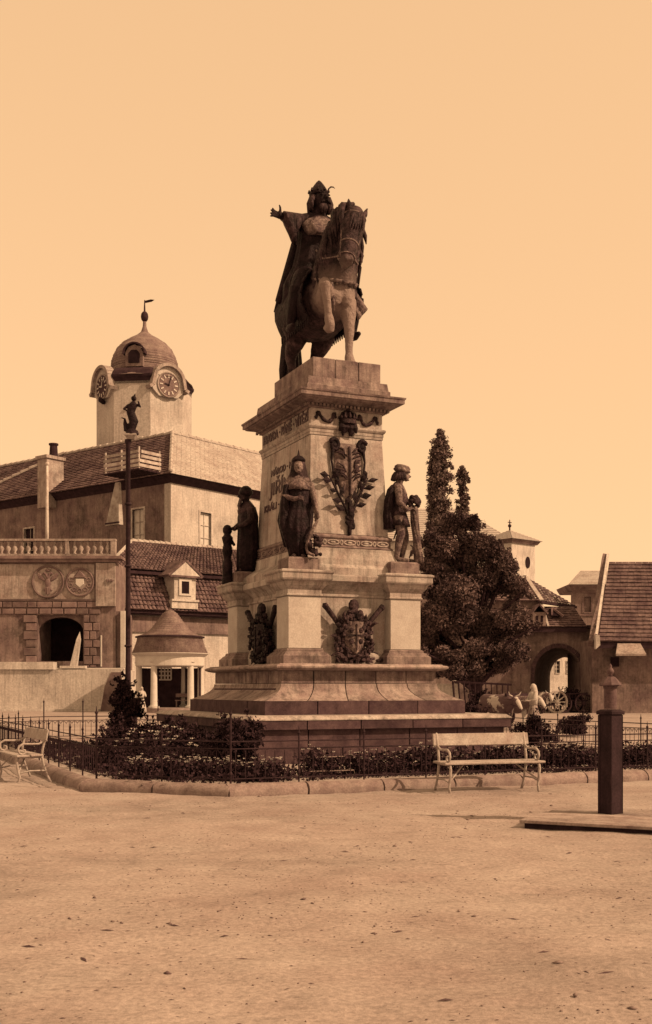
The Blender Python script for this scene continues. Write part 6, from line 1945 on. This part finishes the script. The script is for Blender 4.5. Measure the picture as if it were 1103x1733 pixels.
# slender column with a small statue
CYY = 31.0
cl_ = empty('statue_column', 'slender dark iron column carrying a small statue high above the left bed', 'column', (xat(217, CYY), CYY, 0))
ztop = zat(744, CYY)
MB().lathe([(.16, 0), (.16, .5), (.11, .6), (.085, .9), (.07, 2.5), (.062, ztop - .12), (.09, ztop - .08), (.09, ztop)], 14).build('shaft', M_iron, cl_, smooth=True, angle=40)
for z in (zat(1095, CYY), zat(855, CYY), zat(960, CYY)):
    MB().lathe([(.09, 0), (.105, .03), (.09, .06)], 12, (0, 0, z)).build('collar', M_iron, cl_)
MB().stack([(.09, .09, ztop), (.13, .13, ztop + .06), (.16, .16, ztop + .10), (.16, .16, ztop + .14)]).build('capital', M_stone, cl_).location = (.08, 0, 0)
cst = empty('small_statue', 'small dark statue of a standing figure with raised head on top of the slender column', 'statue', (xat(224, CYY), CYY, ztop + .14))
b = MB()
b.tube([(0, 0, 0), (.0, 0, .1)], [.13, .11], 8)
b.tube([(-.02, 0, .1), (.03, 0, .35), (-.03, 0, .6), (.02, 0, .8), (.02, 0, .88)], [.075, .09, .08, .085, .04], 10)
b.ball((.03, 0, .97), (.055, .06, .075), 10); b.tube([(.04, 0, 1.0), (.05, 0, 1.1)], [.03, .008], 6)
b.tube([(-.06, 0, .8), (-.15, -.02, .68), (-.06, -.06, .6)], [.035, .03, .02], 6)
b.tube([(.08, 0, .8), (.15, -.02, .72), (.12, -.04, .88)], [.035, .03, .02], 6)
b.tube([(-.1, 0, .1), (-.13, 0, .3), (-.14, 0, .42)], [.06, .04, .02], 6); b.tube([(-.13, 0, .42), (-.2, 0, .45)], [.02, .015], 6)
remesh('body', b, .012, M_bronze, cst, 1)
cst.scale = (1.45, 1.4, 1.0)

# ------------------------------------------------------------------ benches
def bench(label, loc, rz, first=None):
    if first: return copy_tree(first, loc, rz, label)
    r = empty('park_bench', label, 'bench', loc, rz, group='park benches round the garden')
    # local: x along, -y is the front
    Lb = 1.72
    for k in range(2):
        MB().box((0, -.235 + k * .235, .455 + .008 * k), (Lb, .215, .035)).build('seat_board', M_benchwood, r, bevel=.008)
    MB().box((0, .175, .80), (Lb - .06, .03, .19), M=Matrix.Rotation(R(-12), 3, 'X')).build('back_board', M_benchwood, r, bevel=.008)
    for s in (-1, 1):
        x = s * .76
        f = MB()
        f.tube([(x, -.30, .44), (x, -.325, .36), (x, -.30, .2), (x + s * .0, -.27, .1), (x, -.30, .0)], [.022, .024, .022, .018, .024], 8)
        f.build('leg', M_paintiron, r, smooth=True)
        f = MB()
        f.tube([(x, .10, .44), (x, .13, .3), (x, .19, .12), (x, .25, .0)], [.022, .02, .018, .024], 8)
        f.build('leg', M_paintiron, r, smooth=True)
        f = MB()
        f.tube([(x, .1, .43), (x, .11, .55), (x, .15, .72), (x, .195, .90)], [.02, .022, .02, .018], 8)
        f.tube([(x, -.32, .435), (x, .12, .435)], .02, 8)
        f.build('end_frame', M_paintiron, r, smooth=True)
        f = MB()
        f.tube([(x, .14, .70), (x, .05, .655), (x, -.10, .655), (x, -.21, .66), (x, -.285, .62), (x, -.305, .555), (x, -.275, .495), (x, -.215, .48), (x, -.175, .515), (x, -.185, .555), (x, -.22, .565)], [.018, .018, .019, .02, .02, .02, .019, .018, .017, .016, .012], 8)
        f.build('arm', M_paintiron, r, smooth=True)
        f = MB()
        f.tube([(x, -.29, .16), (x, -.1, .20), (x, .16, .2)], .014, 6)
        f.tube([(x, -.29, .18), (x - s * .30, -.12, .42)], .014, 6)
        f.build('brace', M_paintiron, r, smooth=True)
    return r
b1 = bench('pale park bench with iron scroll arms in front of the flower band', (2.50, 17.95, 0.0), R(19))
p = G(-7.30, -4.0)
bench('pale park bench seen from its end beside the kerb at the left edge', (p.x, p.y, 0), TH + R(-86), b1)
MB().stack([(.001, .001, -.01), (.001, .001, -.005)])

# ------------------------------------------------------------------ water pump on its boarded platform
fd = Vector((.89, -.455, 0)); bd_ = Vector((.455, .89, 0))
M_deck = mat('trodden_grey_boards', .24, var=.3, scale=4, bump=.4, rough=.9, blotch=.35, rand=.15)
pf_ = empty('pump_platform', 'low pale boarded platform with a dark edge at the foot of the pump', 'platform', (2.20, 13.12, 0), math.atan2(fd.y, fd.x))
MB().stack([(.05, 2.75, .06, 1.3, -.03), (.05, 2.75, .06, 1.3, .06)]).build('base_frame', M_postwood, pf_)
for k in range(4):
    MB().box2((random.uniform(-.03, .04) + (.05 if k == 3 else 0), .01 + k * .345, .062), (2.8, .335 + k * .345, .10)).build('deck_board', M_deck, pf_, bevel=.006)
pump = empty('water_pump', 'tall dark boxed wooden water pump with turned metal cap at the right edge', 'pump', (3.41, 13.78, .10), R(37))
pz = zat(1205, 13.78) - .10
bx_ = MB().stack([(.10, .10, 0), (.10, .10, pz - .03)]); bx_.build('box', M_postwood, pump, bevel=.006)
for s in (-1, 1):
    MB().box2((s * .101, -.103, .0), (s * .106, -.075, pz - .035)).box2((s * .101, .075, .0), (s * .106, .103, pz - .035)).build('corner_batten', M_postwood, pump)
MB().stack([(.12, .12, pz - .03), (.12, .12, pz + .01), (.085, .085, pz + .03)]).build('box_lid', M_postwood, pump, bevel=.005)
M_pump = mat('grey_pump_metal', .085, var=.3, scale=6, bump=.2, rough=.55)
MB().lathe([(.075, pz + .04), (.075, pz + .28), (.085, pz + .285), (.085, pz + .31)], 16, sx=1, sy=1).build('neck', M_pump, pump, smooth=True, angle=40)
MB().lathe([(.125, pz + .31), (.135, pz + .325), (.12, pz + .35), (.085, pz + .39), (.055, pz + .42), (.04, pz + .425)], 8).build('cap', M_pump, pump)
MB().lathe([(.025, pz + .425), (.02, pz + .45), (.04, pz + .47), (.045, pz + .49), (.03, pz + .52), (.015, pz + .53), (.02, pz + .55), (.004, pz + .58)], 12).build('finial', M_pump, pump, smooth=True)
MB().box2((-.04, .102, .75), (.04, .14, pz - .1)).build('handle_guide', M_postwood, pump)

# ------------------------------------------------------------------ hay cart, cows, woman
ca = empty('hay_cart', 'wooden ladder-sided hay cart standing behind the two cows', 'cart', (xat(818, 47.5), 47.5, 0), R(-8))
for z0, y in ((0, -.75), (0, .75)):
    rk = MB()
    lo0, lo1 = Vector((-1.15, y * .65, .85)), Vector((1.0, y * .65, .85)); hi0, hi1 = Vector((-1.2, y * 1.1, 1.88)), Vector((1.15, y * 1.1, 1.75))
    rk.bar(lo0, lo1, .08).bar(hi0, hi1, .075)
    rk.build('ladder_rail', M_darkwood, ca)
    for k in range(11):
        t = k / 10
        MB().bar(lo0.lerp(lo1, t), hi0.lerp(hi1, t * .96) + Vector((-.05, 0, .04)), .035).build('rung', M_darkwood, ca)
MB().box2((-1.15, -.5, .72), (1.0, .5, .83)).build('bed', M_darkwood, ca)
MB().bar((-1.2, -.82, 1.9), (-1.15, .82, 1.9), .06).build('crossbar', M_wood, ca)
MB().bar((1.0, 0, .72), (2.9, -.25, .95), .08).build('pole', M_darkwood, ca)
wh = MB()
wh.tube([(.45 * math.cos(a), 0, .45 * math.sin(a)) for a in np.linspace(0, 2 * math.pi, 21)], .05, 6, cap=False)
wheel_me = wh.mesh('wheel'); wheel_me.materials.append(M_darkwood)
spm = MB()
for k in range(10):
    a = k * math.pi / 5; spm.bar((.08 * math.cos(a), 0, .08 * math.sin(a)), (.43 * math.cos(a), 0, .43 * math.sin(a)), .035)
spm.ball((0, 0, 0), (.1, .12, .1), 8)
sp_me = spm.mesh('spokes'); sp_me.materials.append(M_darkwood)
def wheel(par, loc, sc_=1.0):
    o = bpy.data.objects.new('wheel', wheel_me); COL.objects.link(o); o.parent = par; o.location = loc; o.scale = (sc_,) * 3
    q_ = bpy.data.objects.new('spokes', sp_me); COL.objects.link(q_); q_.parent = o
for x, y in ((-.85, -.68), (-.85, .68), (.8, -.68), (.8, .68)): wheel(ca, (x, y, .5))
hay = shrub('hay_load', 'dark heap of leafy fodder in the hay cart', 0, 0, 1.8, .8, .8, 3000, .10, 44, cat='fodder')
hay.location = (xat(815, 47.5), 47.5, .84)

def cow_patch(name, lo, hi, sc_, th):
    m = mat(name, .2, var=0, scale=sc_, bump=.1, rough=.8)
    for nd in m.node_tree.nodes:
        if nd.type == 'VALTORGB':
            nd.color_ramp.elements[0].position = th - .02; nd.color_ramp.elements[1].position = th + .02
            nd.color_ramp.elements[0].color = sep(lo); nd.color_ramp.elements[1].color = sep(hi)
    return m
M_cow1 = cow_patch('brown_pied_hide', .07, .36, 1.1, .56)
M_cow2 = cow_patch('grey_pied_hide', .12, .40, 1.0, .50)
def cow(label, loc, rz, hide, face):
    r = empty('cow', label, 'cow', loc, rz, group='yoked cows beside the monument')
    b = MB()      # local +x is forward
    b.tube([(-1.0, 0, 1.12), (-.85, 0, 1.1), (-.45, 0, 1.02), (0, 0, .98), (.45, 0, 1.0), (.75, 0, 1.06), (.9, 0, 1.1)], [.14, .30, .36, .39, .36, .30, .18], 16)
    b.ball((-.75, 0, 1.12), (.3, .31, .28), 12); b.ball((.55, 0, .95), (.26, .27, .38), 12)
    b.tube([(.7, 0, 1.08), (1.0, 0, 1.12), (1.2, 0, 1.15)], [.27, .2, .16], 12); b.tube([(.75, 0, .8), (1.05, 0, .95), (1.2, 0, 1.02)], [.16, .1, .07], 8)
    b.tube([(1.15, 0, 1.22), (1.32, 0, 1.1), (1.5, 0, .92), (1.6, 0, .80)], [.13, .145, .105, .09], 12)
    for s in (-1, 1):
        b.tube([(.6, s * .17, .95), (.62, s * .18, .65), (.6, s * .18, .5), (.61, s * .18, .2), (.61, s * .18, .1), (.64, s * .18, 0)], [.17, .11, .075, .05, .058, .065], 10)
        b.tube([(-.75, s * .19, 1.0), (-.62, s * .2, .72), (-.78, s * .2, .5), (-.74, s * .2, .2), (-.73, s * .2, .1), (-.7, s * .2, 0)], [.24, .15, .085, .055, .06, .065], 10)
        b.tube([(1.16, s * .12, 1.24), (1.15, s * .24, 1.22), (1.13, s * .32, 1.18)], [.04, .05, .015], 8)
        b.ball((1.3, s * .12, 1.16), .03, 6)
    b.tube([(-1.02, 0, 1.2), (-1.12, 0, 1.0), (-1.13, 0, .6)], [.05, .03, .025], 8); b.ball((-1.13, 0, .5), (.05, .05, .14), 8)
    bo = remesh('body', b, .022, hide, r, 3)
    for s in (-1, 1):
        MB().tube([(1.15, s * .09, 1.3), (1.17, s * .22, 1.36), (1.22, s * .28, 1.48)], [.035, .028, .006], 8).build('horn', M_wood, bo, smooth=True)
    if face:
        fm = MB().tube([(1.24, 0, 1.22), (1.39, 0, 1.08), (1.54, 0, .92), (1.62, 0, .83)], [.10, .115, .09, .07], 10)
        fm.build('white_blaze', M_cloth, bo, smooth=True)
    MB().tube([(1.2, -.16, 1.0), (1.35, -.14, .95), (1.5, -.1, .93), (1.5, .1, .93), (1.35, .14, .95), (1.2, .16, 1.0)], .012, 6).build('halter', M_darkwood, bo)
    return r
cow('brown and white cow with pale face standing yoked at the left, nearest the hay cart', (xat(846, 43.6), 44.2, 0), R(-66), M_cow1, True)
cow('pale grey and white cow beside the woman in the headscarf', (xat(878, 45.2), 45.6, 0), R(-58), M_cow2, True)
yk = MB().bar((xat(856, 43.4), 43.4, 1.36), (xat(900, 44.6), 44.6, 1.36), .1); yo = yk.build('yoke', M_darkwood); tag(yo, 'wooden yoke laid across the necks of the two cows', 'yoke')

def woman(label, loc, rz, head_m, top_m, skirt_m, sc_=1.0):
    r = empty('person', label, 'person', loc, rz); r.scale = (sc_,) * 3
    b = MB()
    b.tube([(0, 0, .85), (0, 0, 1.05), (0, -.01, 1.3), (0, 0, 1.4)], [.15, .13, .16, .12], 12, flat=.75)
    b.tube([(-.17, 0, 1.37), (0, 0, 1.43), (.17, 0, 1.37)], [.06, .08, .06], 10)
    b.tube([(0, 0, 1.4), (0, -.02, 1.5)], [.055, .05], 10)
    b.ball((0, -.03, 1.58), (.075, .095, .11), 12); b.tube([(0, -.12, 1.59), (0, -.145, 1.55)], [.01, .018], 6); b.ball((0, -.115, 1.525), (.022, .012, .008), 6)
    for s in (-1, 1):
        b.ball((s * .03, -.115, 1.60), (.013, .01, .009), 6)
        b.tube([(s * .18, 0, 1.35), (s * .23, -.06, 1.12), (s * .16, -.28, 1.08), (s * .14, -.36, 1.1)], [.06, .05, .036, .03], 10)
        for k in range(4): b.tube([(s * (.12 + .014 * k), -.36, 1.1), (s * (.12 + .015 * k), -.415, 1.09), (s * (.12 + .014 * k), -.44, 1.06 - .004 * k)], [.011, .01, .008], 5)
        b.tube([(s * .12, -.35, 1.11), (s * .105, -.38, 1.13)], [.012, .009], 5)
        b.tube([(s * .08, 0, .9), (s * .08, 0, .45), (s * .08, .01, .08), (s * .08, -.12, .03)], [.09, .06, .04, .032], 8)
    bo = remesh('body', b, .012, M_skin, r, 1)
    MB().loft([(0, .02, .06, .34, .31, .07), (0, .02, .35, .29, .26, .06), (0, .01, .7, .21, .18, .05), (0, 0, .95, .145, .12, .03)], 60, 14, 3).build('skirt', skirt_m, bo, smooth=True)
    bl = MB().loft([(0, 0, .93, .16, .135, .03), (0, 0, 1.1, .17, .145, .03), (0, -.01, 1.3, .19, .15, .02), (0, 0, 1.42, .14, .10, .01)], 36, 8, 2)
    for s in (-1, 1): bl.tube([(s * .17, 0, 1.36), (s * .235, -.06, 1.13), (s * .19, -.18, 1.09)], [.075, .075, .06], 10)
    bl.build('blouse', top_m, bo, smooth=True)
    sf = MB().loft([(0, .06, 1.28, .15, .10, .05), (0, .05, 1.42, .125, .115, .03), (0, .02, 1.55, .105, .115, .01), (0, .0, 1.66, .085, .095, .0), (0, -.01, 1.71, .03, .04, 0)], 30, 6, 2)
    sf.build('headscarf', head_m, bo, smooth=True)
    return r
woman('woman in a white headscarf, pale blouse and striped skirt standing beside the cows', (xat(903, 43.6), 43.6, 0), R(-70), M_cloth, M_cloth, M_skirt, 1.04)
woman('figure in white clothing standing in the shade of the round pavilion', (xat(240, 74.2), 74.2, 0), R(30), M_cloth, M_cloth, M_cloth, 1.0)

# ox cart coming through the arch
oc = empty('ox_cart', 'dark loaded cart with spoked wheel standing in the arched passage', 'cart', (xat(962, 75.5), 75.5, 0), R(12))
MB().box2((-1.1, -.6, .75), (1.1, .6, .86)).build('bed', M_darkwood, oc)
for y in (-.6, .6):
    MB().bar((-1.1, y, 1.2), (1.1, y * 1.1, 1.3), .07).build('side_rail', M_darkwood, oc)
    for k in range(6): MB().bar((-1.05 + k * .42, y, .8), (-1.05 + k * .42, y * 1.08, 1.25), .04).build('rung', M_darkwood, oc)
for x, y in ((-.75, -.78), (.75, -.78), (-.75, .78), (.75, .78)): wheel(oc, (x, y, .62), 1.35)
ld = shrub('fodder_load', 'dark untidy heap of fodder on the cart in the arched passage', 0, 0, 2.0, 1.1, .95, 2600, .12, 45, cat='fodder')
ld.location = (oc.location.x + .1, 75.5, .86)
pw_ = empty('loose_wheel', 'pale spoked cart wheel leaning before the arched passage', 'wheel', (xat(943, 74.2), 74.2, .72), R(15))
o = bpy.data.objects.new('rim', wheel_me.copy()); o.data.materials.clear(); o.data.materials.append(M_wood); COL.objects.link(o); o.parent = pw_; o.scale = (1.55,) * 3
o = bpy.data.objects.new('spokes', sp_me.copy()); o.data.materials.clear(); o.data.materials.append(M_wood); COL.objects.link(o); o.parent = pw_; o.scale = (1.55,) * 3
cow('pale ox with a white face standing before the arched passage', (xat(922, 74.6), 75.2, 0), R(-80), M_cow2, True)['group'] = 'draught animal at the arch'
